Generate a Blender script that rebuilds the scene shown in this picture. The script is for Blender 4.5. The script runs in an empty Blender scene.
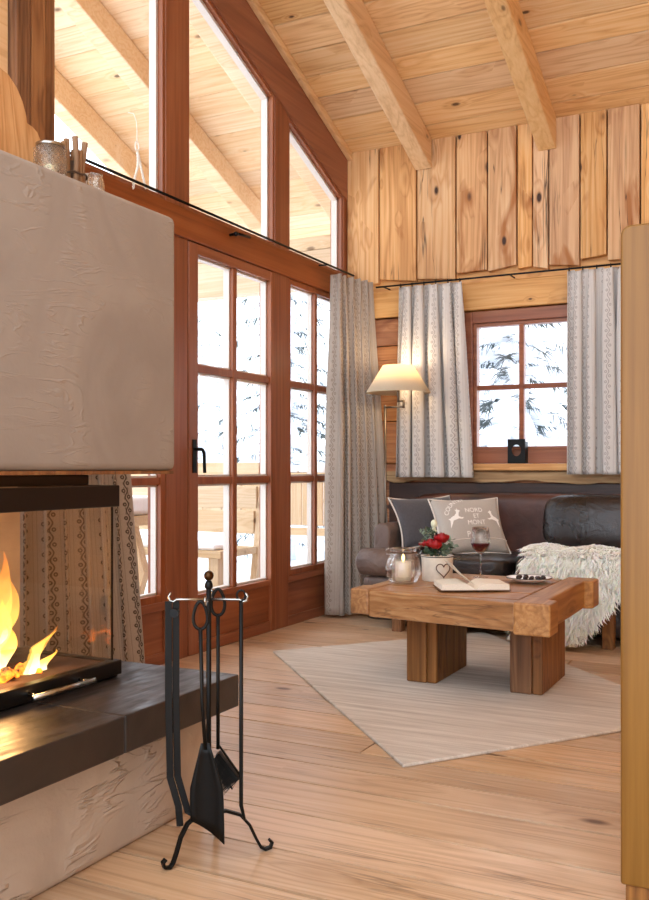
import bpy, bmesh, math, random
from mathutils import Vector, Matrix
R = random.Random(7)
S = bpy.context.scene
COL = S.collection
PI = math.pi
rad = math.radians

# ------------------------------------------------------------------ mesh helpers
class MB:
    def __init__(s): s.v = []; s.f = []; s.p = []; s.uv = None
    def add(s, vs, fs, pid=0.0):
        o = len(s.v); s.v += [Vector(v) for v in vs]
        s.f += [tuple(i + o for i in f) for f in fs]; s.p += [pid] * len(fs)
        return o
    def tr(s, i, M):
        for k in range(i, len(s.v)): s.v[k] = M @ s.v[k]
        return s
    def box(s, x0, x1, y0, y1, z0, z1, pid=0.0):
        return s.add([(x0,y0,z0),(x1,y0,z0),(x1,y1,z0),(x0,y1,z0),(x0,y0,z1),(x1,y0,z1),(x1,y1,z1),(x0,y1,z1)],
              [(0,3,2,1),(4,5,6,7),(0,1,5,4),(1,2,6,5),(2,3,7,6),(3,0,4,7)], pid)
    def hexa(s, p, pid=0.0):
        return s.add(p, [(0,3,2,1),(4,5,6,7),(0,1,5,4),(1,2,6,5),(2,3,7,6),(3,0,4,7)], pid)
    def prism(s, poly, axis, a, b, pid=0.0):
        # poly in the two other axes (cyclic order: x->(y,z), y->(x,z), z->(x,y))
        def P(q, t):
            return (t,q[0],q[1]) if axis == 'x' else (q[0],t,q[1]) if axis == 'y' else (q[0],q[1],t)
        n = len(poly)
        return s.add([P(q,a) for q in poly] + [P(q,b) for q in poly],
              [tuple(range(n))[::-1], tuple(range(n,2*n))] + [(i,(i+1)%n,n+(i+1)%n,n+i) for i in range(n)], pid)
    def tube(s, pts, r, n=8, pid=0.0, flat=None):
        pts = [Vector(p) for p in pts]; m = len(pts)
        rs = r if isinstance(r, (list,tuple)) else [r]*m
        vs = []; up = None
        for i,p in enumerate(pts):
            t = (pts[min(i+1,m-1)] - pts[max(i-1,0)])
            t = t.normalized() if t.length > 1e-9 else Vector((0,0,1))
            if up is None:
                up = Vector((0,0,1)) if abs(t.z) < .9 else Vector((1,0,0))
                if flat: up = Vector(flat)
            a = t.cross(up)
            if a.length < 1e-6: a = t.orthogonal()
            a.normalize(); b = a.cross(t).normalized(); up = b
            for k in range(n):
                w = 2*PI*k/n
                vs.append(p + a*(math.cos(w)*rs[i]) + b*(math.sin(w)*rs[i]))
        fs = [(i*n+k, i*n+(k+1)%n, (i+1)*n+(k+1)%n, (i+1)*n+k) for i in range(m-1) for k in range(n)]
        fs += [tuple(range(n))[::-1], tuple((m-1)*n+k for k in range(n))]
        return s.add(vs, fs, pid)
    def bar(s, pts, w, t, side, pid=0.0):
        # flat strip section: w along 'side', t across
        pts = [Vector(p) for p in pts]; sd = Vector(side).normalized(); m = len(pts); vs = []
        for i,p in enumerate(pts):
            d = (pts[min(i+1,m-1)]-pts[max(i-1,0)]).normalized(); nn = d.cross(sd).normalized()
            ww = w[i] if isinstance(w,(list,tuple)) else w
            vs += [p+sd*ww/2+nn*t/2, p-sd*ww/2+nn*t/2, p-sd*ww/2-nn*t/2, p+sd*ww/2-nn*t/2]
        fs = [(i*4+k, i*4+(k+1)%4, i*4+4+(k+1)%4, i*4+4+k) for i in range(m-1) for k in range(4)]
        fs += [(3,2,1,0), tuple((m-1)*4+k for k in range(4))]
        return s.add(vs, fs, pid)
    def lathe(s, prof, c=(0,0,0), n=32, pid=0.0, close=True):
        vs = []; fs = []; m = len(prof)
        for r,z in prof:
            for k in range(n):
                w = 2*PI*k/n; vs.append((c[0]+r*math.cos(w), c[1]+r*math.sin(w), c[2]+z))
        fs = [(i*n+k, i*n+(k+1)%n, (i+1)*n+(k+1)%n, (i+1)*n+k) for i in range(m-1) for k in range(n)]
        if close: fs += [tuple(range(n))[::-1], tuple((m-1)*n+k for k in range(n))]
        return s.add(vs, fs, pid)
    def ball(s, c, r, n=12, sq=(1,1,1), pid=0.0, jit=0.0):
        m = max(4, n//2); vs = [(0,0,-1)]; 
        for i in range(1,m):
            a = -PI/2 + PI*i/m
            for k in range(n):
                w = 2*PI*k/n; vs.append((math.cos(a)*math.cos(w), math.cos(a)*math.sin(w), math.sin(a)))
        vs.append((0,0,1))
        vs = [Vector((c[0]+v[0]*r*sq[0]*(1+R.uniform(-jit,jit)), c[1]+v[1]*r*sq[1]*(1+R.uniform(-jit,jit)), c[2]+v[2]*r*sq[2]*(1+R.uniform(-jit,jit)))) for v in vs]
        fs = [(0,1+(k+1)%n,1+k) for k in range(n)]
        for i in range(m-2):
            fs += [(1+i*n+k,1+i*n+(k+1)%n,1+(i+1)*n+(k+1)%n,1+(i+1)*n+k) for k in range(n)]
        L = len(vs)-1; b = 1+(m-2)*n
        fs += [(b+k,b+(k+1)%n,L) for k in range(n)]
        return s.add(vs, fs, pid)
    def build(s, name, mat, parent=None, org=None, smooth=False, bevel=0, seg=2, sub=0, solid=0, auto=None):
        o0 = Vector(parent.get('_o', (0,0,0))) if parent else Vector(org or (0,0,0))
        me = bpy.data.meshes.new(name)
        me.from_pydata([v - o0 for v in s.v], [], s.f)
        me.update()
        at = me.attributes.new('pid', 'FLOAT', 'FACE')
        at.data.foreach_set('value', [float(p) for p in s.p])
        if s.uv:
            ul = me.uv_layers.new(name='UVMap')
            for l in me.loops: ul.data[l.index].uv = s.uv[l.vertex_index]
        bm = bmesh.new(); bm.from_mesh(me); bmesh.ops.recalc_face_normals(bm, faces=bm.faces[:]); bm.to_mesh(me); bm.free()
        if smooth: me.polygons.foreach_set('use_smooth', [True]*len(me.polygons))
        ob = bpy.data.objects.new(name, me); COL.objects.link(ob)
        if isinstance(mat, (list,tuple)):
            for m in mat: me.materials.append(m)
        else: me.materials.append(mat)
        if isinstance(mat,(list,tuple)): me.polygons.foreach_set('material_index',[1 if p<0 else 0 for p in s.p])
        if parent: ob.parent = parent
        else: ob.location = o0
        ob['_o'] = list(o0)
        if solid:
            m = ob.modifiers.new('s','SOLIDIFY'); m.thickness = solid; m.offset = 0
        if bevel:
            m = ob.modifiers.new('b','BEVEL'); m.width = bevel; m.segments = seg; m.limit_method = 'ANGLE'; m.angle_limit = rad(38)
            if seg > 2: me.polygons.foreach_set('use_smooth', [True]*len(me.polygons))
        if sub:
            m = ob.modifiers.new('u','SUBSURF'); m.levels = sub; m.render_levels = sub
        return ob

def thing(name, label, cat, loc, group=None):
    o = bpy.data.objects.new(name, None); COL.objects.link(o); o.location = loc; o.empty_display_size = .05
    o['_o'] = list(loc); return tag(o, label, cat, group)
def tag(o, label=None, cat=None, group=None, kind=None):
    if label: o['label'] = label
    if cat: o['category'] = cat
    if group: o['group'] = group
    if kind: o['kind'] = kind
    return o
def struct(o): o['kind'] = 'structure'; return o
def sroot(name, loc=(0,0,0)):
    o = bpy.data.objects.new(name, None); COL.objects.link(o); o.location = loc; o['_o'] = list(loc); o['kind'] = 'structure'; return o

# ------------------------------------------------------------------ materials
def lin(h):
    h = h.lstrip('#'); c = [int(h[i:i+2],16)/255 for i in (0,2,4)]
    return tuple((x/12.92 if x <= .04045 else ((x+.055)/1.055)**2.4) for x in c) + (1,)
class N:
    def __init__(s, name):
        s.m = bpy.data.materials.new(name); s.m.use_nodes = True; s.t = s.m.node_tree; s.t.nodes.clear()
        s.out = s.t.nodes.new('ShaderNodeOutputMaterial')
    def n(s, kind, **kw):
        nd = s.t.nodes.new('ShaderNode'+kind)
        for k,v in kw.items():
            if k.startswith('i_'):
                key = k[2:]; key = int(key) if key.isdigit() else key.replace('_',' ')
                if isinstance(v, bpy.types.NodeSocket): s.t.links.new(v, nd.inputs[key])
                else: nd.inputs[key].default_value = v
            else: setattr(nd, k, v)
        return nd
    def l(s, a, b): s.t.links.new(a, b)
    def math(s, op, a, b=None, c=None, clamp=False):
        nd = s.t.nodes.new('ShaderNodeMath'); nd.operation = op; nd.use_clamp = clamp
        for i,v in enumerate((a,b,c)):
            if v is None: continue
            if isinstance(v, bpy.types.NodeSocket): s.t.links.new(v, nd.inputs[i])
            else: nd.inputs[i].default_value = v
        return nd.outputs[0]
    def vm(s, op, a, b=None):
        nd = s.t.nodes.new('ShaderNodeVectorMath'); nd.operation = op
        for i,v in enumerate((a,b)):
            if v is None: continue
            if isinstance(v, bpy.types.NodeSocket): s.t.links.new(v, nd.inputs[i])
            else: nd.inputs[i].default_value = v
        return nd.outputs[0]
    def mix(s, f, a, b, bt='MIX'):
        nd = s.t.nodes.new('ShaderNodeMix'); nd.data_type = 'RGBA'; nd.blend_type = bt; nd.clamp_factor = True
        for i,v in ((0,f),(6,a),(7,b)):
            if isinstance(v, bpy.types.NodeSocket): s.t.links.new(v, nd.inputs[i])
            else: nd.inputs[i].default_value = v
        return nd.outputs[2]
    def ramp(s, f, stops):
        nd = s.t.nodes.new('ShaderNodeValToRGB'); e = nd.color_ramp.elements
        while len(e) < len(stops): e.new(.5)
        for i,(p,c) in enumerate(stops): e[i].position = p; e[i].color = c
        s.t.links.new(f, nd.inputs[0]); return nd.outputs[0]
    def mr(s, v, a, b, c=0.0, d=1.0):
        nd = s.t.nodes.new('ShaderNodeMapRange'); s.t.links.new(v, nd.inputs[0])
        for i,q in enumerate((a,b,c,d)): nd.inputs[i+1].default_value = q
        return nd.outputs[0]
    def bsdf(s, color, rough=.5, bump=None, bs=.2, bd=.005, **kw):
        b = s.n('BsdfPrincipled')
        for k,v in (('Base Color',color),('Roughness',rough)):
            if isinstance(v, bpy.types.NodeSocket): s.l(v, b.inputs[k])
            else: b.inputs[k].default_value = v
        for k,v in kw.items():
            key = k.replace('_',' ')
            if isinstance(v, bpy.types.NodeSocket): s.l(v, b.inputs[key])
            else: b.inputs[key].default_value = v
        if bump is not None:
            bn = s.n('Bump'); bn.inputs['Strength'].default_value = bs; bn.inputs['Distance'].default_value = bd
            s.l(bump, bn.inputs['Height']); s.l(bn.outputs[0], b.inputs['Normal'])
        s.l(b.outputs[0], s.out.inputs[0]); return s.m

def wood(name, dark, mid, light, axis='x', rough=.5, knots=.45, ks=1.0, bs=.15, var=.22, ring=9.0, crack=0.0, blotch=0.0, spec=.35, knotc=None, kdens=1.0):
    m = N(name)
    P = m.n('TexCoord').outputs['Object']
    sp = m.n('SeparateXYZ'); m.l(P, sp.inputs[0]); X,Y,Z = sp.outputs
    L,W,H = {'x':(X,Y,Z),'y':(Y,X,Z),'z':(Z,X,Y)}[axis]
    pid = m.n('Attribute', attribute_name='pid').outputs['Fac']
    oi = m.n('ObjectInfo').outputs['Random']
    pp = m.math('ADD', pid, m.math('MULTIPLY', oi, 37.0))
    off = m.n('CombineXYZ'); 
    for i,k in enumerate((13.7,5.31,9.77)): m.l(m.math('MULTIPLY', pp, k), off.inputs[i])
    def V(a, b):
        c = m.n('CombineXYZ'); m.l(m.math('MULTIPLY', L, a), c.inputs[0]); m.l(m.math('MULTIPLY', W, b), c.inputs[1]); m.l(m.math('MULTIPLY', H, b), c.inputs[2])
        return m.vm('ADD', c.outputs[0], off.outputs[0])
    kv = m.n('TexVoronoi', i_Scale=1.0, i_Randomness=1.0); m.l(V(4.2*ks, 8.5*ks), kv.inputs['Vector'])
    kd = kv.outputs['Distance']; kc = m.n('SeparateColor'); m.l(kv.outputs['Color'], kc.inputs[0])
    ksel = m.math('GREATER_THAN', kc.outputs[0], 1-.5*kdens if knots else 2.0)
    kr = m.math('MULTIPLY', m.math('ADD', kc.outputs[1], .35), .16)
    kmask = m.math('MULTIPLY', m.mr(m.math('DIVIDE', kd, kr), .55, 1.05, 1, 0), ksel)
    khalo = m.math('MULTIPLY', m.mr(m.math('DIVIDE', kd, kr), .6, 3.2, 1, 0), ksel)
    n1 = m.n('TexNoise', i_Scale=1.0, i_Detail=2.0, i_Distortion=.4); m.l(V(.42, 9.0), n1.inputs['Vector'])
    rg = m.math('PINGPONG', m.math('ADD', m.math('MULTIPLY', n1.outputs[0], ring), m.math('MULTIPLY', khalo, 1.4)), .5)
    rg = m.math('POWER', m.math('MULTIPLY', rg, 2.0), 1.6)
    n2 = m.n('TexNoise', i_Scale=1.0, i_Detail=4.0, i_Roughness=.65); m.l(V(2.0, 75.0), n2.inputs['Vector'])
    n3 = m.n('TexNoise', i_Scale=1.0, i_Detail=2.0); m.l(V(1.1, 3.0), n3.inputs['Vector'])
    f = m.math('ADD', m.math('MULTIPLY', rg, .20), m.math('ADD', m.math('MULTIPLY', n2.outputs[0], .50), m.math('MULTIPLY', n3.outputs[0], .45)))
    c = m.ramp(f, [(.22, lin(light)), (.55, lin(mid)), (.92, lin(dark))])
    wn = m.n('TexWhiteNoise', noise_dimensions='1D'); m.l(m.math('ADD', pp, .37), wn.inputs['W'])
    hv = m.n('HueSaturation'); m.l(c, hv.inputs['Color'])
    m.l(m.mr(wn.outputs['Value'], 0, 1, 1-var, 1+var*.55), hv.inputs['Value'])
    wn2 = m.n('TexWhiteNoise', noise_dimensions='1D'); m.l(m.math('ADD', pp, 5.11), wn2.inputs['W'])
    m.l(m.mr(wn2.outputs['Value'], 0, 1, .88, 1.06), hv.inputs['Saturation'])
    c = hv.outputs[0]
    if blotch:
        nb = m.n('TexNoise', i_Scale=1.0, i_Detail=3.0, i_Distortion=1.2); m.l(V(1.4, 5.0), nb.inputs['Vector'])
        c = m.mix(m.math('MULTIPLY', m.mr(nb.outputs[0], .56, .68), blotch), c, lin(dark))
    c = m.mix(m.math('MULTIPLY', khalo, .35), c, lin(dark))
    c = m.mix(m.math('MULTIPLY', kmask, knots*1.6, clamp=True), c, lin(knotc or '3a2012'))
    bmp = m.math('ADD', n2.outputs[0], m.math('MULTIPLY', rg, .5))
    if crack:
        nc = m.n('TexNoise', i_Scale=1.0, i_Detail=3.0, i_Distortion=.6); m.l(V(.9, 22.0), nc.inputs['Vector'])
        cm = m.mr(m.math('ABSOLUTE', m.math('SUBTRACT', nc.outputs[0], .5)), .0, .022, 1, 0)
        ng = m.n('TexNoise', i_Scale=1.0, i_Detail=1.0); m.l(V(1.3, 6.0), ng.inputs['Vector'])
        cm = m.math('MULTIPLY', cm, m.mr(ng.outputs[0], .5, .62))
        c = m.mix(m.math('MULTIPLY', cm, crack, clamp=True), c, lin('2a170c'))
        bmp = m.math('SUBTRACT', bmp, m.math('MULTIPLY', cm, 2.5))
    return m.bsdf(c, rough, bmp, bs, .004, Specular_IOR_Level=spec)

def plain(name, col, rough=.5, metal=0.0, noise=0.0, ns=20, bs=0.0, spec=.5, **kw):
    m = N(name); P = m.n('TexCoord').outputs['Object']
    nz = m.n('TexNoise', i_Scale=float(ns), i_Detail=4.0); m.l(P, nz.inputs['Vector'])
    c = lin(col)
    if noise: c = m.mix(m.mr(nz.outputs[0], .3, .7), tuple(x*(1-noise) for x in c[:3])+(1,), tuple(min(1,x*(1+noise*.6)) for x in c[:3])+(1,))
    return m.bsdf(c, rough, nz.outputs[0] if bs else None, bs, .004, Metallic=metal, Specular_IOR_Level=spec, **kw)

def thin_glass(name, refl=.06, tint=(1,1,1,1)):
    m = N(name); tr = m.n('BsdfTransparent', i_Color=tint); gl = m.n('BsdfGlossy', i_Roughness=.01)
    lw = m.n('LayerWeight', i_Blend=.5)
    fr = m.math('ADD', refl*.6, m.math('MULTIPLY', m.math('POWER', lw.outputs['Facing'], 5.0), refl*8), clamp=True)
    mx = m.n('MixShader'); m.l(fr, mx.inputs[0]); m.l(tr.outputs[0], mx.inputs[1]); m.l(gl.outputs[0], mx.inputs[2])
    m.l(mx.outputs[0], m.out.inputs[0]); return m.m

M = {}
M['ceil']   = wood('ceiling_pine','bb7d44','e6b981','f3d3a6','x', rough=.5, knots=.55, ks=.9, var=.10, kdens=.9, bs=.08)
M['porch']  = wood('porch_pine','cf9f6c','e6c59c','f0dab8','x', rough=.6, knots=.5, ks=.9, var=.08, kdens=.9, bs=.08)
M['beam']   = wood('beam_spruce','ba854e','deb27b','edc997','y', rough=.5, knots=.4, var=.06, ring=6, bs=.08, kdens=.5)
M['plankw'] = wood('old_vertical_planks','9c5f2c','d6a067','ebc494','z', rough=.6, knots=.7, ks=1.0, var=.16, crack=.85, blotch=.95, kdens=1.0, bs=.3, ring=7)
M['log']    = wood('old_wall_logs','6b3517','a86632','c98a50','x', rough=.55, knots=.6, var=.24, crack=.7, blotch=.7, bs=.35)
M['lintel'] = wood('lintel_wood','a96f37','d09a5c','e2b47a','x', rough=.5, knots=.55, var=.08, blotch=.5)
M['darklog']= wood('dark_stained_wood','1d0f0a','3a2016','5a3520','x', rough=.42, knots=.3, var=.1, blotch=.6, spec=.5)
M['bark']   = wood('bark_edge_wood','6b4a2c','a8814f','c9a877','x', rough=.7, knots=.6, var=.15, crack=.9, blotch=.8, bs=.5)
M['floor']  = wood('floor_boards','a07852','cda883','dfc3a4','x', rough=.34, knots=.6, ks=.7, var=.2, crack=.45, blotch=.3, spec=.45, bs=.12, knotc='5d3a20')
M['red']    = wood('stained_larch_upright','663219','8d4e2c','a6663f','z', rough=.4, knots=0, var=.03, ring=4, bs=.05, spec=.45)
M['redy']   = wood('stained_larch_rail','663219','8d4e2c','a6663f','y', rough=.4, knots=0, var=.03, ring=4, bs=.05, spec=.45)
M['redx']   = wood('stained_larch_cross','663219','8d4e2c','a6663f','x', rough=.4, knots=0, var=.03, ring=4, bs=.05, spec=.45)
M['post']   = wood('old_knotty_post','42240f','875427','ad7841','z', rough=.6, knots=.7, ks=.8, var=.08, crack=1.0, blotch=.6, bs=.4, kdens=1.0)
M['table']  = wood('rustic_oak_top','70431d','aa7440','d2a36d','x', rough=.30, knots=.4, var=.12, crack=.45, bs=.3, spec=.5)
M['tabley'] = wood('rustic_oak_end_beam','70431d','a97540','cc9c63','y', rough=.42, knots=.2, var=.08, crack=.25, bs=.15, spec=.5)
M['leg']    = wood('rustic_oak_leg','46280f','80532a','ab7742','z', rough=.55, knots=.3, var=.08, crack=.9, bs=.35)
M['panel']  = wood('varnished_spruce','63401a','785225','8c6432','z', rough=.4, knots=.25, var=.03, ring=5, kdens=.3, bs=.05)
M['cut']    = wood('sawn_board','7e4f26','c08a52','dcae78','z', rough=.6, knots=.8, ks=.6, var=.05, kdens=1.8)
M['outwood']= wood('porch_furniture_wood','bd9d78','d6bd9c','e5d2b6','z', rough=.6, knots=.4, var=.1)
M['outwoodx']= wood('porch_board_wood','bd9a70','d4b995','e3ceaf','x', rough=.6, knots=.4, var=.12)
M['log_fire']= plain('charred_log','1c120c',.9,noise=.5,ns=30,bs=.8)
M['iron']   = plain('black_iron','040404',.45,.0,noise=.3,ns=60,bs=.15,spec=.25)
M['blackmetal'] = plain('black_coated_steel','0a0a0b',.3,.0)
M['chrome'] = plain('brushed_steel','a8a5a0',.25,1.0)
M['brass']  = plain('aged_brass','43290f',.3,.8)
M['lampmetal'] = plain('brushed_nickel','807468',.3,1.0)
M['gap'] = plain('dark_board_gap','2a180c',.9)
M['snow']   = plain('snow','f4f6fa',.8,noise=.04,ns=4,bs=.3)
M['bead']   = plain('daylight_pale_bead','cfc4bb',.4)  # pale cladding tone, also stands in for daylight on the outer reveals
M['glass']  = thin_glass('window_glass', .05)
M['fireglass'] = thin_glass('heatproof_glass', .10, (.985,.975,.955,1))
M['candle'] = plain('cream_wax','efe2c8',.5,Subsurface_Weight=.3)
M['paper']  = plain('book_paper','ece3d2',.8,noise=.06,ns=200)
M['cover']  = plain('book_cover','7a5a3c',.6)
M['ceramic']= plain('white_ceramic','eeeae4',.25)
M['potwhite'] = plain('cream_enamel','e6dccb',.45,noise=.08,ns=30)
M['rust']   = plain('rusty_wire','5b3a22',.7)
M['rose']   = plain('red_petal','a80f16',.45,noise=.3,ns=40)
M['leafd']  = plain('dark_green_leaf','3d4f38',.6,noise=.4,ns=60)
M['leafg']  = plain('grey_green_leaf','7f8f7a',.6,noise=.3,ns=60)
M['bud']    = plain('pale_bud','dfe0c2',.6)
M['choc']   = plain('dark_chocolate','24130d',.35)
M['linen']  = plain('beige_linen','b4aba1',.9,noise=.12,ns=250,bs=.3)
M['greyc']  = plain('charcoal_velvet','4a474b',.9,noise=.2,ns=120,bs=.2,Sheen_Weight=.4)
M['piping'] = plain('pale_piping','d8cfc4',.85)
M['print']  = plain('white_fabric_print','f6f2ec',.9)
M['tan']    = plain('tan_applique','a89482',.9)
M['fur']    = plain('sheep_wool','fbf6ec',.9,noise=.04,ns=8,Sheen_Weight=.5,Subsurface_Weight=.25,Subsurface_Scale=.02)
M['stone']  = plain('chamotte_lining','b39c84',.9,noise=.12,ns=12,bs=.3)
M['ash'] = plain('sooty_floor','4a352a',.9,noise=.3,ns=20,bs=.4)
M['wine']   = plain('red_wine','4a0410',.1)
M['bristle']= plain('black_bristle','0d0b0a',.8)
M['treebark'] = plain('tree_bark','8d8781',.9,noise=.3)
M['needle'] = plain('fir_needles','525a58',.8,noise=.4,ns=5)
M['cord']   = plain('white_cord','efe8dd',.8)
M['stick']  = wood('driftwood_sticks','5a3c26','8c6746','b0906c','z', rough=.8, knots=0, var=.15, bs=.4)
M['twine']  = plain('brown_twine','4c3626',.9)

def leather(name, c0, c1, c2, rough=.32, bs=.35):
    m = N(name); P = m.n('TexCoord').outputs['Object']
    a = m.n('TexNoise', i_Scale=4.0, i_Detail=5.0, i_Distortion=.6); m.l(P, a.inputs['Vector'])
    b = m.n('TexVoronoi', i_Scale=170.0); m.l(P, b.inputs['Vector'])
    w = m.n('TexNoise', i_Scale=9.0, i_Detail=3.0, i_Distortion=2.5); m.l(P, w.inputs['Vector'])
    c = m.ramp(a.outputs[0], [(.3,lin(c0)),(.58,lin(c1)),(.78,lin(c2))])
    bm_ = m.math('ADD', m.math('MULTIPLY', b.outputs['Distance'], .15), m.math('MULTIPLY', w.outputs[0], 1.6))
    return m.bsdf(c, m.mr(a.outputs[0], .3,.7, rough-.06, rough+.14), bm_, bs, .02, Specular_IOR_Level=.55)
M['leather'] = leather('dark_brown_leather','2c130b','512b1e','7d4831', .40, .08)
M['leatherb'] = leather('espresso_leather','16100e','231917','3a2a24', .28, .25)
M['leatherg'] = leather('worn_taupe_leather','4f3f39','6d5950','8b776c', .42)

def plaster(name, c0, c1, bs):
    m = N(name); P = m.n('TexCoord').outputs['Object']
    a = m.n('TexNoise', i_Scale=2.2, i_Detail=3.0, i_Distortion=1.8); m.l(P, a.inputs['Vector'])
    st = m.n('Mapping'); st.inputs['Rotation'].default_value = (rad(38),0,0); st.inputs['Scale'].default_value = (3,2.2,9); m.l(P, st.inputs['Vector'])
    b = m.n('TexNoise', i_Scale=1.3, i_Detail=3.0, i_Distortion=2.2); m.l(st.outputs[0], b.inputs['Vector'])
    rdg = m.mr(m.math('ABSOLUTE', m.math('SUBTRACT', b.outputs[0], .52)), 0, .05, 1, 0)
    gate = m.mr(a.outputs[0], .48, .6)
    fine = m.n('TexNoise', i_Scale=90.0, i_Detail=3.0); m.l(P, fine.inputs['Vector'])
    h = m.math('ADD', m.math('MULTIPLY', m.math('MULTIPLY', rdg, gate), .7), m.math('ADD', m.math('MULTIPLY', a.outputs[0], 1.2), m.math('MULTIPLY', fine.outputs[0], .12)))
    c = m.mix(m.mr(a.outputs[0], .35,.65), lin(c0), lin(c1))
    return m.bsdf(c, .85, h, bs, .012, Specular_IOR_Level=.2)
M['plaster'] = plaster('smooth_lime_plaster','998f87','a59b92', .30)
M['plasterr'] = plaster('rough_lime_plaster','ae9f91','bfb1a3', .8)

def slate():
    m = N('dark_slate'); P = m.n('TexCoord').outputs['Object']
    a = m.n('TexNoise', i_Scale=6.0, i_Detail=6.0, i_Distortion=.8); m.l(P, a.inputs['Vector'])
    mp = m.n('Mapping'); mp.inputs['Scale'].default_value = (30,6,6); m.l(P, mp.inputs['Vector'])
    b = m.n('TexNoise', i_Scale=1.5, i_Detail=4.0); m.l(mp.outputs[0], b.inputs['Vector'])
    c = m.ramp(a.outputs[0], [(.3,lin('1a1513')),(.7,lin('342b27'))])
    return m.bsdf(c, m.mr(b.outputs[0], .3,.7,.30,.55), m.math('ADD', a.outputs[0], m.math('MULTIPLY', b.outputs[0], .4)), .35, .006, Specular_IOR_Level=.6)
M['slate'] = slate()

def rugm():
    m = N('woven_rug'); P = m.n('TexCoord').outputs['Object']
    mp = m.n('Mapping'); mp.inputs['Rotation'].default_value = (0,0,rad(-52+18)); mp.inputs['Scale'].default_value = (1.2,22,1); m.l(P, mp.inputs['Vector'])
    a = m.n('TexNoise', i_Scale=1.6, i_Detail=5.0, i_Roughness=.7); m.l(mp.outputs[0], a.inputs['Vector'])
    w = m.n('TexNoise', i_Scale=260.0, i_Detail=2.0); m.l(P, w.inputs['Vector'])
    c = m.ramp(a.outputs[0], [(.3,lin('b3a698')),(.5,lin('cbc0b3')),(.72,lin('dfd6ca'))])
    return m.bsdf(c, .95, m.math('ADD', w.outputs[0], a.outputs[0]), .5, .004, Specular_IOR_Level=.1)
M['rug'] = rugm()

def curtainm(name='printed_linen', dark='75645a', thick=.8, amt=.62, base0='b1a396', base1='c9bcb0'):
    m = N(name); uv = m.n('TexCoord').outputs['UV']; sp = m.n('SeparateXYZ'); m.l(uv, sp.inputs[0]); U,V = sp.outputs[0], sp.outputs[1]
    per = .088
    cell = m.math('FLOOR', m.math('DIVIDE', U, per))
    s_ = m.math('SUBTRACT', m.math('MULTIPLY', m.math('FRACT', m.math('DIVIDE', U, per)), per), per/2)
    odd = m.math('MODULO', m.math('ABSOLUTE', cell), 2.0)
    ph = m.math('MULTIPLY', V, 2*PI/.06)
    sn = m.math('SINE', ph); cs = m.math('COSINE', ph)
    # wavy vine
    v1 = m.mr(m.math('ABSOLUTE', m.math('SUBTRACT', s_, m.math('MULTIPLY', sn, .007))), .0016*thick, .0045*thick, 1, 0)
    # curling leaves on alternating sides
    fl = m.math('SUBTRACT', m.math('FRACT', m.math('DIVIDE', V, .06)), .5)
    fy = m.math('MULTIPLY', fl, .06)
    def ringm(cx, cy, r, w, yy):
        dx = m.math('SUBTRACT', s_, cx); dy = m.math('SUBTRACT', yy, cy)
        d = m.math('SQRT', m.math('ADD', m.math('MULTIPLY', dx, dx), m.math('MULTIPLY', dy, dy)))
        return m.mr(m.math('ABSOLUTE', m.math('SUBTRACT', d, r)), w*.5, w*1.2, 1, 0)
    r1 = ringm(.011, .012, .0062, .003*thick, fy); r2 = ringm(-.011, -.014, .0062, .003*thick, fy)
    pat = m.math('MAXIMUM', v1, m.math('MAXIMUM', r1, r2))
    # dotted stripe for odd cells
    dots = m.math('MULTIPLY', m.mr(m.math('ABSOLUTE', m.math('SUBTRACT', m.math('ABSOLUTE', s_), .009)), .002, .005, 1, 0), m.mr(m.math('SINE', m.math('MULTIPLY', V, 2*PI/.022)), -.1, .3))
    pat = m.math('MAXIMUM', pat, m.math('MULTIPLY', dots, m.math('MULTIPLY', odd, .6)))
    # thin pinstripes between bands
    pin = m.math('MULTIPLY', m.mr(m.math('ABSOLUTE', m.math('SUBTRACT', m.math('ABSOLUTE', s_), .036)), .0008, .002, 1, 0), .35)
    pat = m.math('MAXIMUM', pat, pin)
    P = m.n('TexCoord').outputs['Object']
    w = m.n('TexNoise', i_Scale=220.0, i_Detail=2.0); m.l(P, w.inputs['Vector'])
    bcol = m.mix(w.outputs[0], lin(base0), lin(base1))
    c = m.mix(m.math('MULTIPLY', pat, amt), bcol, lin(dark))
    b = m.n('BsdfPrincipled'); m.l(c, b.inputs['Base Color']); b.inputs['Roughness'].default_value = .9; b.inputs['Specular IOR Level'].default_value = .1
    tl = m.n('BsdfTranslucent'); m.l(c, tl.inputs['Color'])
    mx = m.n('MixShader', i_0=.22); m.l(b.outputs[0], mx.inputs[1]); m.l(tl.outputs[0], mx.inputs[2]); m.l(mx.outputs[0], m.out.inputs[0])
    return m.m
M['curtain'] = curtainm()
M['curtainw'] = curtainm('printed_white_linen', '85756e', .8, .6, 'cfc7c0', 'e0dad4')
M['curtainb'] = curtainm('bold_printed_linen', '4a3a32', 1.15, .9)

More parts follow.
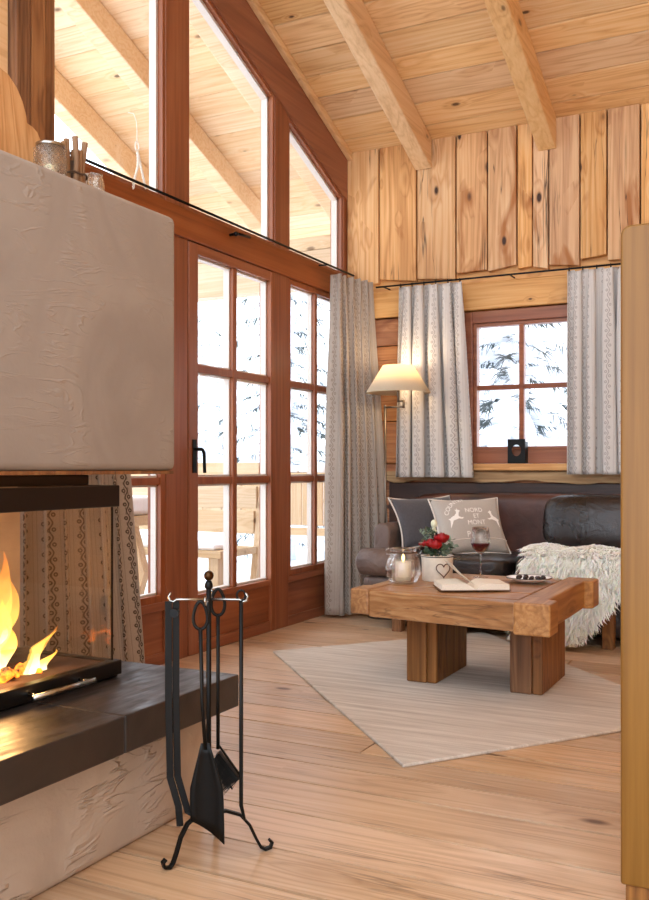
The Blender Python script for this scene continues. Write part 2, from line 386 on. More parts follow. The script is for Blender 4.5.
def shade():
    m = N('lamp_shade_fabric'); d = m.n('BsdfDiffuse', i_Color=lin('f1e6d0')); t = m.n('BsdfTranslucent', i_Color=lin('f4e4c8'))
    mx = m.n('MixShader', i_0=.55); m.l(d.outputs[0], mx.inputs[1]); m.l(t.outputs[0], mx.inputs[2]); m.l(mx.outputs[0], m.out.inputs[0]); return m.m
M['shade'] = shade()
def emit(name, col, st):
    m = N(name); e = m.n('Emission', i_Color=lin(col), i_Strength=st); m.l(e.outputs[0], m.out.inputs[0]); return m.m
M['bulb'] = emit('lit_bulb','ffd9a0',6.0)
M['cflame'] = emit('candle_flame','ffd27a',5.0)
def flame(name, c_low, c_top, st, op):
    m = N(name); uv = m.n('TexCoord').outputs['UV']; sp = m.n('SeparateXYZ'); m.l(uv, sp.inputs[0])
    P = m.n('TexCoord').outputs['Object']
    nz = m.n('TexNoise', i_Scale=16.0, i_Detail=3.0, i_Distortion=1.0); m.l(P, nz.inputs['Vector'])
    h = m.math('ADD', sp.outputs[1], m.math('MULTIPLY', m.math('SUBTRACT', nz.outputs[0], .5), .5))
    c = m.ramp(h, [(.1,lin(c_low)),(.55,lin('ffc55c')),(.95,lin(c_top))])
    e = m.n('Emission', i_Strength=st); m.l(c, e.inputs['Color'])
    tr = m.n('BsdfTransparent'); mx = m.n('MixShader')
    m.l(m.math('MULTIPLY', m.mr(h, .35, 1.05, 1, .25), op), mx.inputs[0]); m.l(tr.outputs[0], mx.inputs[1]); m.l(e.outputs[0], mx.inputs[2]); m.l(mx.outputs[0], m.out.inputs[0]); return m.m
M['flame_out'] = flame('outer_flame','ffb54a','ff8a2e',1.9,.5)
M['flame_in'] = flame('inner_flame','fff3c4','ffb040',2.6,.85)
def embers():
    m = N('glowing_embers'); P = m.n('TexCoord').outputs['Object']
    nz = m.n('TexNoise', i_Scale=28.0, i_Detail=4.0); m.l(P, nz.inputs['Vector'])
    k = m.mr(nz.outputs[0], .45, .62)
    b = m.n('BsdfPrincipled'); b.inputs['Base Color'].default_value = lin('3a2a20'); b.inputs['Roughness'].default_value = .9
    b.inputs['Emission Color'].default_value = lin('ff7a20'); m.l(m.math('MULTIPLY', k, 4.0), b.inputs['Emission Strength'])
    m.l(b.outputs[0], m.out.inputs[0]); return m.m
M['ember'] = embers()
def realglass(name, col=(1,1,1,1), ior=1.45, rough=0.0, tr=.0):
    m = N(name); g = m.n('BsdfGlass', i_Color=col, i_IOR=ior, i_Roughness=rough); t = m.n('BsdfTransparent', i_Color=col)
    mx = m.n('MixShader', i_0=tr); m.l(g.outputs[0], mx.inputs[1]); m.l(t.outputs[0], mx.inputs[2]); m.l(mx.outputs[0], m.out.inputs[0]); return m.m
M['clear'] = realglass('clear_glass', tr=.6)
M['cutglass'] = realglass('cut_glass', (.98,.97,.95,1), 1.45, .12, .5)

# ------------------------------------------------------------------ the room
SL = .39
def zc(y): return 3.085 + SL*(5.79 - y)       # underside of the ceiling boards
WL, WB = -2.76, 5.79                            # faces of the glazed wall and of the back wall

def boards_y(mb, x0, x1, y0, y1, z0, z1, wmin, wmax, gap, split=True, rnd=R):
    y = y0; k = 0
    while y < y1 - .01:
        w = min(rnd.uniform(wmin,wmax), y1-y)
        xs = [x0]
        if split:
            x = x0 + rnd.uniform(.6, 3.5)
            while x < x1-.5: xs.append(x); x += rnd.uniform(2.2,4)
        xs.append(x1)
        for a,b in zip(xs,xs[1:]):
            mb.box(a, b-(gap*.6 if b<x1 else 0), y, y+w-gap, z0, z1 + rnd.uniform(-.0008,.0008), rnd.uniform(0,50))
        y += w; k += 1
f = MB(); f.box(WL-.05, 3.25, -2.5, WB+.25, -.08, -.018, -1)
boards_y(f, WL, 3.25, -2.5, WB+.1, -.02, 0, .16, .25, .009)
struct(f.build('floor', [M['floor'],M['gap']]))

c = MB(); y = WB
rc = random.Random(3)
while y > -.6:
    w = rc.uniform(.17,.21); y2 = y - w
    c.hexa([(WL-.02,y2+.011,zc(y2+.011)),(3.2,y2+.011,zc(y2+.011)),(3.2,y,zc(y)),(WL-.02,y,zc(y)),
            (WL-.02,y2+.011,zc(y2)+.03),(3.2,y2+.011,zc(y2)+.03),(3.2,y,zc(y)+.03),(WL-.02,y,zc(y)+.03)], rc.uniform(0,50))
    y = y2
c.hexa([(WL-.02,-.6,zc(-.6)+.012),(3.2,-.6,zc(-.6)+.012),(3.2,WB,zc(WB)+.012),(WL-.02,WB,zc(WB)+.012),
        (WL-.02,-.6,zc(-.6)+.1),(3.2,-.6,zc(-.6)+.1),(3.2,WB,zc(WB)+.1),(WL-.02,WB,zc(WB)+.1)],-1)
struct(c.build('ceiling', [M['ceil'],M['gap']]))

# glazed wall on the left: posts, transom rail, raked head, bottom sill
xo, xi = WL-.10, WL
w = MB()
for y0,y1 in ((3.70,3.88),(4.762,4.925),(5.685,WB+.0)):
    w.hexa([(xo,y0,-.03),(xi,y0,-.03),(xi,y1,-.03),(xo,y1,-.03),(xo,y0,zc(y0)-.004),(xi,y0,zc(y0)-.004),(xi,y1,zc(y1)-.004),(xo,y1,zc(y1)-.004)], .3)
struct(w.build('wall_left', M['red'], bevel=.004))
w = MB(); w.box(xo, xi+.012, 2.89, WB, 2.11, 2.26, .3)
struct(w.build('trim_1', M['redy'], bevel=.004))
w = MB(); y0,y1 = 2.4, WB
w.hexa([(xo,y0,zc(y0)-.33),(xi+.008,y0,zc(y0)-.33),(xi+.008,y1,zc(y1)-.33),(xo,y1,zc(y1)-.33),(xo,y0,zc(y0)-.004),(xi+.008,y0,zc(y0)-.004),(xi+.008,y1,zc(y1)-.004),(xo,y1,zc(y1)-.004)])
struct(w.build('trim_2', M['redy'], bevel=.004))
w = MB(); x0,x1 = xi+.008, xi+.045
w.hexa([(x0,2.2,zc(2.2)-.055),(x1,2.2,zc(2.2)-.055),(x1,WB-.05,zc(WB-.05)-.055),(x0,WB-.05,zc(WB-.05)-.055),(x0,2.2,zc(2.2)-.002),(x1,2.2,zc(2.2)-.002),(x1,WB-.05,zc(WB-.05)-.002),(x0,WB-.05,zc(WB-.05)-.002)])
struct(w.build('trim_3', M['beam'], bevel=.006))
# parapet panels under the fixed lights
w = MB()
for y0,y1 in ((2.89,3.70),(4.925,5.685)):
    w.box(xo+.02, xi-.018, y0, y1, -.03, .268, .2); w.box(xo+.02, xi-.004, y0, y1, -.03, .055, .5); w.box(xo+.01, xi+.0, y0, y1, .262, .303, .2)
w.box(xo, xi-.012, 3.88, 4.762, -.03, .0015, .7)
struct(w.build('trim_4', M['redy'], bevel=.004))

# old knotty post at the left end of the glazing
w = MB(); w.box(WL-.18, WL+.06, 2.665, 2.745, 0, zc(2.7)-.01, .2); w.box(WL-.18, WL+.055, 2.749, 2.83, 0, zc(2.8)-.01, 4.2); w.box(WL-.18,WL+.045,2.832,2.892,0,zc(2.86)-.01, 9.1)
struct(w.build('trim_5', M['post'], bevel=.006))
w = MB(); w.box(WL-.15, WL+.02, -.6, 2.66, 0, zc(2.66), .1)
for k in range(14): pass
struct(w.build('wall_side', M['beam']))

def window_grid(root, y0, y1, z0, z1, vm, hm, fr=.035, pane_top=None):
    xg = WL-.026
    ft = MB()
    if pane_top is None:
        ft.box(WL-.085, WL-.004, y0, y0+fr, z0, z1); ft.box(WL-.085, WL-.004, y1-fr, y1, z0, z1)
        ft.box(WL-.085, WL-.004, y0+fr, y1-fr, z0, z0+fr); ft.box(WL-.085, WL-.004, y0+fr, y1-fr, z1-fr, z1)
    ft.build('window_frame', M['red'], root, bevel=.003)
    if vm or hm:
        mt = MB()
        for v in vm: mt.box(xg-.03, xg+.018, v-.018, v+.018, z0+fr, z1-fr)
        for h in hm:
            ys = [y0+fr]+[q for v in vm for q in (v-.018,v+.018)]+[y1-fr]
            for a,b in zip(ys[::2],ys[1::2]): mt.box(xg-.028, xg+.016, a, b, h-.018, h+.018)
        mt.build('muntin', M['red'], root, bevel=.004)
    ys = [y0+fr]+[q for v in vm for q in (v-.018,v+.018)]+[y1-fr]; zs = [z0+fr]+[q for h in hm for q in (h-.018,h+.018)]+[z1-fr]
    for a,b in zip(ys[::2],ys[1::2]):
        for d,e in zip(zs[::2],zs[1::2]):
            g = MB(); g.box(xg-.003,xg+.003,a-.004,b+.004,d-.004,e+.004); g.build('pane', M['glass'], root)
            bd = MB(); t = .009
            for q in ((a,a+t,d,e),(b-t,b,d,e),(a+t,b-t,d,d+t),(a+t,b-t,e-t,e)): bd.box(xg-.034,xg-.004,*q)
            bd.build('glazing_bead', M['bead'], root)
# upper raked lights
def raked(n, y0, y1, z0):
    root = sroot('window_%d'%n, (WL, y0, z0)); xg = WL-.030; fr = .022; zt = lambda y: zc(y)-.33
    ft = MB(); a,b = WL-.085, WL-.004
    ft.box(a,b,y0,y1,z0,z0+fr)
    for q0,q1 in ((y0,y0+fr),(y1-fr,y1)):
        ft.hexa([(a,q0,z0+fr),(b,q0,z0+fr),(b,q1,z0+fr),(a,q1,z0+fr),(a,q0,zt(q0)),(b,q0,zt(q0)),(b,q1,zt(q1)),(a,q1,zt(q1))])
    q0,q1 = y0+fr,y1-fr
    ft.hexa([(a,q0,zt(q0)-fr),(b,q0,zt(q0)-fr),(b,q1,zt(q1)-fr),(a,q1,zt(q1)-fr),(a,q0,zt(q0)),(b,q0,zt(q0)),(b,q1,zt(q1)),(a,q1,zt(q1))])
    ft.build('window_frame', M['red'], root, bevel=.003)
    g = MB(); g.prism([(q0-.004,z0+fr-.004),(q1+.004,z0+fr-.004),(q1+.004,zt(q1)-fr+.004),(q0-.004,zt(q0)-fr+.004)],'x',xg-.003,xg+.003); g.build('pane', M['glass'], root)
    bd = MB(); t=.014; a,b = xg-.045, xg-.004
    bd.box(a,b,q0,q1,z0+fr,z0+fr+t)
    for e0,e1 in ((q0,q0+t),(q1-t,q1)):
        bd.hexa([(a,e0,z0+fr+t),(b,e0,z0+fr+t),(b,e1,z0+fr+t),(a,e1,z0+fr+t),(a,e0,zt(e0)-fr),(b,e0,zt(e0)-fr),(b,e1,zt(e1)-fr),(a,e1,zt(e1)-fr)])
    bd.hexa([(a,q0,zt(q0)-fr-.02),(b,q0,zt(q0)-fr-.02),(b,q1,zt(q1)-fr-.02),(a,q1,zt(q1)-fr-.02),(a,q0,zt(q0)-fr),(b,q0,zt(q0)-fr),(b,q1,zt(q1)-fr),(a,q1,zt(q1)-fr)])
    bd.build('glazing_bead', M['bead'], root)
raked(1, 2.892, 3.70, 2.26); raked(2, 3.88, 4.762, 2.26); raked(3, 4.925, 5.685, 2.26)
r4 = sroot('window_4', (WL,4.925,.303)); window_grid(r4, 4.925, 5.685, .303, 2.108, [5.30], [.89,1.47])
r5 = sroot('window_5', (WL,2.892,.303)); window_grid(r5, 2.892, 3.70, .303, 2.108, [3.28], [.89,1.47])
# the balcony door
dr = sroot('door_1', (WL,3.885,0)); y0,y1 = 3.885,4.757; xg = WL-.022
d = MB()
d.box(WL-.075, WL+.006, y0, 3.966, .002, 2.106, .1); d.box(WL-.075, WL+.006, 4.706, y1, .002, 2.106, .7)
d.build('door_stile', M['red'], dr, bevel=.004)
d = MB(); d.box(WL-.075, WL+.004, 3.966, 4.706, 2.052, 2.106); d.box(WL-.075,WL+.004,3.966,4.706,.27,.303); d.box(WL-.075,WL+.004,3.966,4.706,.002,.06)
d.build('door_rail', M['redy'], dr, bevel=.004)
d = MB(); d.box(WL-.06, WL-.012, 3.966, 4.706, .06, .27); d.build('door_panel', M['redy'], dr)
mt = MB(); mt.box(WL-.055, WL-.004, 4.312, 4.352, .303, 2.052)
for h in (.89,1.47):
    mt.box(WL-.053, WL-.006, 3.966, 4.312, h-.02, h+.02); mt.box(WL-.053, WL-.006, 4.352, 4.706, h-.02, h+.02)
mt.build('muntin', M['red'], dr, bevel=.004)
for a,b in ((3.966,4.312),(4.352,4.706)):
    for e,q in ((.303,.87),(.91,1.45),(1.49,2.052)):
        g = MB(); g.box(xg-.003,xg+.003,a-.004,b+.004,e-.004,q+.004); g.build('pane', M['glass'], dr)
        bd = MB(); t=.010
        for s_ in ((a,a+t,e,q),(b-t,b,e,q),(a+t,b-t,e,e+t),(a+t,b-t,q-t,q)): bd.box(xg-.040,xg-.004,*s_)
        bd.build('glazing_bead', M['bead'], dr)
h = MB(); h.box(WL+.006, WL+.012, 3.912, 3.944, .93, 1.10); h.tube([(WL+.01,3.928,1.05),(WL+.05,3.928,1.05),(WL+.056,3.932,1.048),(WL+.056,3.945,1.03),(WL+.056,3.95,.93)], .009, 8)
tag(h.build('door_handle', M['iron'], dr, smooth=False, bevel=.001), 'black iron door handle')

# back wall: old logs below, upright planks above
b = MB(); rb = random.Random(11)
edges = [0,.26,.50,.76,.985,1.27,1.53,1.78,1.965]
segs = {0:[(WL-.1,3.2)]}
for i,(z0,z1) in enumerate(zip(edges,edges[1:])):
    if z0 >= .98: xs = [(WL-.1,-1.93),(-1.20,3.2)]
    else: xs = [(WL-.1,3.2)]
    for xa,xb in xs: b.box(xa, xb, WB, WB+.14, z0+.002, z1-.003, rb.uniform(0,40))
b.box(WL-.1,3.2,WB+.03,WB+.14,1.965,3.4,2)
for q in ((WL-.1,-1.94,0,1.96),(-1.19,3.2,0,1.96),(-1.94,-1.19,0,.98)): b.box(q[0],q[1],WB+.09,WB+.20,q[2],q[3],1)
struct(b.build('wall_back', M['log'], bevel=.007))
b = MB(); b.box(WL, -.6, WB-.03, WB-.001, 1.97, 2.145, .4); b.box(WL,3.2,WB-.012,WB-.001,2.145,2.34,8.3)
struct(b.build('trim_6', M['lintel'], bevel=.006))
b = MB(); x = WL+.005; rp = random.Random(5)
bots = [2.255,2.25,2.25,2.25,2.262,2.245,2.24,2.255,2.27,2.235,2.25,2.265]
k = 0
while x < 3.2:
    wd = rp.choice([.10,.16,.19,.21,.24,.27]); xe = x+wd
    zb = 2.212 + rp.uniform(-.012,.012); zb2 = zb + rp.uniform(-.035,.035); yo = rp.uniform(0,.008)
    ya,yb = WB-.05-yo, WB-.004
    b.hexa([(x,ya,zb),(xe-.009,ya,zb2),(xe-.009,yb,zb2),(x,yb,zb),(x,ya,zc(ya)-.002),(xe-.009,ya,zc(ya)-.002),(xe-.009,yb,zc(yb)-.002),(x,yb,zc(yb)-.002)], rp.uniform(0,60))
    x = xe
struct(b.build('trim_7', M['plankw'], bevel=.004))
# the small window in the back wall
r6 = sroot('window_6', (-1.567,WB,.985)); ya,yb = WB-.012, WB+.07
fm = MB(); x0,x1,z0,z1 = -1.932,-1.202,.985,1.962
for q in ((x0,x0+.05,z0,z1),(x1-.05,x1,z0,z1),(x0+.05,x1-.05,z0,z0+.085),(x0+.05,x1-.05,z1-.075,z1)): fm.box(q[0],q[1],ya,yb,q[2],q[3])
for q in ((x0+.05,x0+.075,z0+.085,z1-.075),(x1-.075,x1-.05,z0+.085,z1-.075),(x0+.075,x1-.075,z0+.085,z0+.108),(x0+.075,x1-.075,z1-.098,z1-.075)): fm.box(q[0],q[1],ya+.018,yb,q[2],q[3])
fm.build('window_frame', M['redx'], r6, bevel=.004)
mt = MB(); mt.box(-1.583,-1.551,ya+.02,yb-.01,z0+.108,z1-.098)
for a,b_ in ((x0+.075,-1.583),(-1.551,x1-.075)): mt.box(a,b_,ya+.022,yb-.012,1.457,1.487)
mt.build('muntin', M['redx'], r6, bevel=.004)
for a,b_ in ((x0+.075,-1.583),(-1.551,x1-.075)):
    for e,q in ((z0+.108,1.457),(1.487,z1-.098)):
        g = MB(); g.box(a-.004,b_+.004,WB+.03,WB+.036,e-.004,q+.004); g.build('pane', M['glass'], r6)
sl = MB(); sl.box(-1.97,-1.16,WB-.085,WB-.001,.94,.984); tag(sl.build('window_sill', M['lintel'], r6, bevel=.006))
b = MB(); ptsb = []; rr = random.Random(2)
nb = 26
for i in range(nb+1): ptsb.append((-2.55+i*(1.75/nb), .868+rr.uniform(-.012,.012)))
poly = ptsb + [(-.80,.935),(-2.55,.935)]
b.prism(poly,'y',WB-.05,WB-.001,3.3)
struct(b.build('trim_8', M['bark'], bevel=.004))
b = MB(); b.box(WL+.3,.6,WB-.022,WB-.001,.42,.862,1.1); struct(b.build('trim_9', M['darklog'], bevel=.004))

b = MB(); b.box(3.2,3.3,-2.5,WB+.1,-.08,5.4,.3); struct(b.build('wall_right_unseen', M['ceil']))  # out of view, added to cut the light reaching the plaster hood
# rafters inside
def rafter(x0,x1,y0,y1,hh,mat,label,cat='ceiling beam',group=None,plumb=True):
    m = MB(); org = ((x0+x1)/2,y1,zc(y1)-hh)
    m.hexa([(x0,y0,zc(y0)-hh),(x1,y0,zc(y0)-hh),(x1,y1,zc(y1)-hh),(x0,y1,zc(y1)-hh),(x0,y0,zc(y0)-.001),(x1,y0,zc(y0)-.001),(x1,y1,zc(y1)-.001),(x0,y1,zc(y1)-.001)])
    o = m.build('rafter', mat, org=org, bevel=.008); tag(o,label,cat,group); return o
rafter(-2.255,-2.14,-.5,WB-.058,.195,M['beam'],'sloping pale spruce roof beam nearest the glazed wall')
rafter(-1.445,-1.33,-.5,WB-.058,.195,M['beam'],'sloping pale spruce roof beam over the small back window')

# ------------------------------------------------------------------ porch outside
c = MB(); y = 6.75; rc = random.Random(9)
while y > .4:
    wdt = rc.uniform(.15,.2); y2 = y-wdt
    c.hexa([(-4.42,y2+.004,zc(y2+.004)),(WL-.1,y2+.004,zc(y2+.004)),(WL-.1,y,zc(y)),(-4.42,y,zc(y)),(-4.42,y2+.004,zc(y2)+.03),(WL-.1,y2+.004,zc(y2)+.03),(WL-.1,y,zc(y)+.03),(-4.42,y,zc(y)+.03)], rc.uniform(0,50))
    y = y2
o = c.build('porch_roof', M['porch'], org=(-3.6,4,zc(4))); struct(o)
rafter(-3.08,-2.97,.5,6.12,.17,M['porch'],'porch rafter seen through the glass, closest to the frames','rafter')
rafter(-3.77,-3.64,.5,6.12,.17,M['porch'],'middle porch rafter crossing behind the first two raked panes','rafter')
rafter(-4.42,-4.30,.5,6.12,.20,M['porch'],'outermost porch rafter along the open edge of the porch roof','rafter')
m = MB(); m.box(-4.6,WL-.02,6.06,6.2,2.29,2.56,.2); m.box(-4.6,WL-.02,6.06,6.2,2.563,2.66,7.2)
tag(m.build('eaves_beam', M['outwoodx'], org=(-3.6,6.12,2.29), bevel=.004),'wide pale board of the porch eaves seen above the door panes','beam')
m = MB(); m.box(-7.0,WL-.1,-.5,6.9,-.16,-.05); struct(m.build('porch_deck', M['snow']))
# porch railing at the far end, with snow lying on it
def railing(label, pts, cap=True):
    (xa,ya),(xb,yb) = pts; L = math.hypot(xb-xa,yb-ya); ang = math.atan2(yb-ya,xb-xa)
    T = Matrix.Translation((xa,ya,0)) @ Matrix.Rotation(ang,4,'Z')
    root = thing('porch_railing', label, 'railing', (xa,ya,-.05))
    def part(name, mat, boxes):
        q = MB()
        for bx in boxes: q.box(*bx, pid=R.uniform(0,30))
        q.tr(0,T); return q.build(name, mat, root, bevel=.004)
    part('top_rail', M['outwoodx'], [(0,L,-.05,.05,.87,.92)])
    part('lower_rail', M['outwoodx'], [(0,L,-.03,.03,.42,.48)])
    part('board_panel', M['outwood'], [(i*.19+.02,min(L,i*.19+.20),-.012,.012,.5,.85) for i in range(int(L/.19))])
    for q in (0.0, L/2-.05, L-.1): part('post', M['outwood'], [(q,q+.1,-.048,.048,-.05,.87)])
    s_ = MB(); n = int(L/.12)
    for i in range(n): s_.box(i*L/n,(i+1)*L/n,-.055,.055,.92,.97+R.uniform(0,.035))
    s_.tr(0,T); s_.build('snow_cap', M['snow'], root, bevel=.02, seg=3)
railing('board railing with snow on top at the far end of the porch',((-6.6,6.55),(-2.95,6.55)))
railing('board railing with snow on top along the outer side of the porch',((-6.6,.5),(-6.6,6.45)))

# porch table with kinked slab legs
root = thing('porch_table','snow-covered wooden porch table with kinked slab legs','table',(-4.1,4.55,-.05))
m = MB(); m.box(-4.62,-3.62,4.25,4.85,.60,.66,1); m.build('tabletop', M['outwoodx'], root, bevel=.006)
for yy in (4.36,4.68):
    for sx in (-4.42,-3.82):
        m = MB(); s_ = 1 if sx > -4.1 else -1
        m.prism([(sx-.07,.60),(sx+.07,.60),(sx+.07+.09*s_,.30),(sx+.05,-.05),(sx-.09,-.05),(sx-.07+.09*s_,.30)],'y',yy,yy+.06,R.uniform(0,20)); m.build('leg', M['outwood'], root, bevel=.004)
m = MB(); m.box(-4.42,-3.82,4.50,4.60,.20,.30); m.build('stretcher', M['outwoodx'], root, bevel=.004)
m = MB(); m.box(-4.60,-3.64,4.27,4.83,.66,.78); m.build('snow_layer', M['snow'], root, bevel=.04, seg=3)
# porch bench with a slanted end board
root = thing('porch_bench','wooden porch bench with slanted backrest seen through the door','bench',(-3.9,5.5,-.05))
m = MB(); m.box(-4.9,-3.38,5.12,5.58,.36,.41,2); m.build('seat', M['outwoodx'], root, bevel=.006)
for i in range(3):
    m = MB(); z = .5+i*.17; yy = 5.60+i*.035; m.box(-4.9,-3.42,yy,yy+.03,z,z+.155,i*3.1); m.build('back_board', M['outwoodx'], root, bevel=.004)
for xx in (-3.42,-4.9):
    m = MB(); m.prism([(5.50,-.05),(5.62,-.05),(5.80,.98),(5.70,.98)],'x',xx,xx+.05,R.uniform(0,9)); m.build('end_board', M['outwood'], root, bevel=.004)
for xx in (-3.5,-4.8):
    m = MB(); m.box(xx,xx+.08,5.15,5.23,-.05,.36,R.uniform(0,9)); m.build('leg', M['outwood'], root, bevel=.004)
m = MB(); m.box(-4.88,-3.44,5.14,5.42,.41,.45); m.build('snow_layer', M['snow'], root, bevel=.02, seg=3)

# snowy slope and fir trees
g = MB(); n = 40; V = []
for i in range(n+1):
    for j in range(n+1):
        x = -45+i*1.6; yy = -8+j*1.4
        V.append((x,yy,-1.1+.02*max(0,yy-9)**1.3+.35*math.sin(x*.35)*math.sin(yy*.28)))
g.add(V,[(i*(n+1)+j,(i+1)*(n+1)+j,(i+1)*(n+1)+j+1,i*(n+1)+j+1) for i in range(n) for j in range(n)])
struct(g.build('snow_ground', M['snow'], smooth=True))
def tree(label, x, y, zb, h, rr, seed, dens=1.0, snowy=1.0):
    q = random.Random(seed); root = thing('fir_tree', label, 'tree', (x,y,zb))
    t = MB(); t.tube([(x,y,zb),(x,y,zb+h*.5),(x,y,zb+h)],[.13,.07,.02],8); t.build('trunk', M['treebark'], root)
    sn = MB(); nd = MB(); z = zb+.5
    while z < zb+h*.97:
        fr = 1-(z-zb)/h; L0 = rr*(fr**.8)+.15; nb_ = max(4,int(9*fr+3)); a0 = q.uniform(0,6)
        for i in range(nb_):
            a = a0+2*PI*i/nb_+q.uniform(-.3,.3); L = L0*q.uniform(.75,1.1); dx,dy = math.cos(a),math.sin(a)
            m_ = 5; pts = []
            for k in range(m_+1):
                u = k/m_; pts.append(Vector((x+dx*L*u, y+dy*L*u, z-.38*L*u*u+.12*L*u)))
            if q.random() < snowy:
                wds = [.03+.07*math.sin(PI*(.15+.8*k/m_))*(.6+.4*L) for k in range(m_+1)]
                o = sn.tube([p+Vector((0,0,.05)) for p in pts], [w_*q.uniform(.8,1.2) for w_ in wds], 6)
                for vi in range(o,len(sn.v)):
                    pass
            for k in range(int(30*L*dens)+2):
                u = q.uniform(.15,1); p = pts[0].lerp(pts[-1],u); p.z = z-.38*L*u*u+.12*L*u
                if math.sin(u*9+i*2.3+z*5) < -.1: continue
                sd = q.choice((-1,1)); ll = q.uniform(.10,.32); px,py = -dy*sd,dx*sd
                e = p+Vector((px*ll*q.uniform(.1,1)+dx*ll*q.uniform(-.2,.9), py*ll*q.uniform(.1,1)+dy*ll*q.uniform(-.2,.9), -ll*q.uniform(-.25,1.0)))
                wv = Vector((dx,dy,.3))*.009
                mid = p.lerp(e,.5)+Vector((0,0,.02))
                nd.add([p-wv,p+wv,mid+wv*1.3,e,mid-wv*1.3],[(0,1,2,4),(4,2,3)])
        z += q.uniform(.24,.36)
    sn.tube([(x,y,zb),(x,y,zb+h*.5),(x,y,zb+h*.98)],[.19,.12,.04],8)
    s1 = sn.build('snow', M['snow'], root, smooth=True); tag(s1, kind='stuff')
    n1 = nd.build('foliage', M['needle'], root); tag(n1, kind='stuff')
tree('snow-laden fir tree filling the small back window', -3.75, 13.2, -1.0, 8.5, 2.3, 1, 3.6, .75)
tree('snow-laden fir tree seen through the fixed light beside the corner curtain', -9.0, 16.0, -.9, 9.5, 1.5, 2, 2.0, .8)
tree('distant snowy fir tree seen through the upper left door pane', -17.5, 24.5, -.5, 7.4, 1.7, 3, 1.0, .9)
tree('distant snowy fir tree seen through the middle right door pane', -12.8, 18.8, -.7, 5.6, 1.5, 4, 1.2, .9)

# ------------------------------------------------------------------ fireplace
fp = thing('fireplace','plastered corner fireplace with slate hearth bench and burning fire','fireplace',(-2.0,1.8,0))
m = MB(); m.box(-2.55,-1.50,.2,2.20,0,.279); m.build('plaster_base', M['plasterr'], fp, bevel=.02, seg=3)
m = MB()
ys = [.2,.72,1.24,1.735,2.235]
for a,b_ in zip(ys,ys[1:]):
    m.box(-2.0,-1.412,a+.0015,b_-.0015,.28,.37,R.uniform(0,9)); m.box(-2.62,-2.003,a+.0015,b_-.0015,.28,.37,R.uniform(0,9))
tag(m.build('hearth_slab', M['slate'], fp, bevel=.004))
m = MB(); m.box(-2.50,-1.70,.2,2.335,.945,1.72); m.build('plaster_hood', M['plaster'], fp, bevel=.022, seg=4)
m = MB(); m.box(-2.48,-1.706,.2,2.325,.935,.945); m.build('hood_trim', M['post'], fp)
# firebox
fb = MB(); fb.box(-2.16,-1.775,1.2,2.165,.371,.405)

fbo = fb.build('firebox', M['blackmetal'], fp, bevel=.004)
m = MB(); m.box(-2.16,-1.84,1.2,2.12,.905,.934); m.build('top_plate', M['blackmetal'], fbo, bevel=.004)
m = MB(); m.box(-1.80,-1.772,1.2,2.168,.845,.905); m.box(-2.16,-1.80,2.14,2.168,.845,.905); m.build('top_frame', M['blackmetal'], fbo, bevel=.003)
m = MB(); m.box(-1.80,-1.768,1.2,2.172,.378,.418); m.box(-2.16,-1.80,2.14,2.172,.378,.418); m.build('bottom_frame', M['blackmetal'], fbo, bevel=.003)
m = MB(); m.box(-1.789,-1.785,1.22,2.150,.418,.845); m.build('front_glass', M['fireglass'], fbo)
m = MB(); m.box(-2.13,-1.789,2.150,2.154,.418,.845); m.build('side_glass', M['fireglass'], fbo)
m = MB(); m.box(-2.16,-2.13,1.2,2.15,.405,.912,1); m.box(-2.13,-1.80,1.2,1.24,.405,.912,2); m.build('back_lining', M['stone'], fbo)
m = MB(); m.box(-2.128,-1.802,1.24,2.138,.405,.415); m.build('firebox_floor', M['ash'], fbo)
m = MB(); m.box(-1.789,-1.785,2.150,2.155,.418,.845); m.build('corner_joint', M['blackmetal'], fbo)
m = MB(); m.tube([(-1.735,1.80,.372+.022),(-1.735,2.02,.372+.022)],.0075,10); m.tube([(-1.768,1.82,.397),(-1.735,1.82,.394)],.005,8); m.tube([(-1.768,2.0,.397),(-1.735,2.0,.394)],.005,8)
tag(m.build('door_handle', M['chrome'], fbo, smooth=True),'steel bar handle')
fbo.location = (.08,-.112,0)
# logs, embers and flames
def logthing(p,q,r,label):
    t = MB(); p,q = Vector(p)+Vector((.075,-.02,0)),Vector(q)+Vector((.075,-.02,0)); n = 8
    t.tube([p.lerp(q,i/n)+Vector((R.uniform(-.004,.004),R.uniform(-.004,.004),0)) for i in range(n+1)],[r*R.uniform(.9,1.08) for i in range(n+1)],10)
    tag(t.build('firewood_log', M['log_fire'], org=p),label,'log')
logthing((-2.07,1.40,.452),(-1.90,1.86,.450),.032,'charred burning log lying low at the front of the fire')
logthing((-1.93,1.38,.458),(-2.03,1.80,.520),.036,'charred burning log resting on top of the lower fire log')
e = MB()
for i in range(260):
    e.ball((R.uniform(-2.01,-1.77),R.uniform(1.3,1.86),R.uniform(.418,.432)),R.uniform(.008,.017),6,jit=.25)
tag(e.build('embers', M['ember'], org=(-1.9,1.55,.415)),'glowing orange embers under the burning logs','embers',kind='stuff')
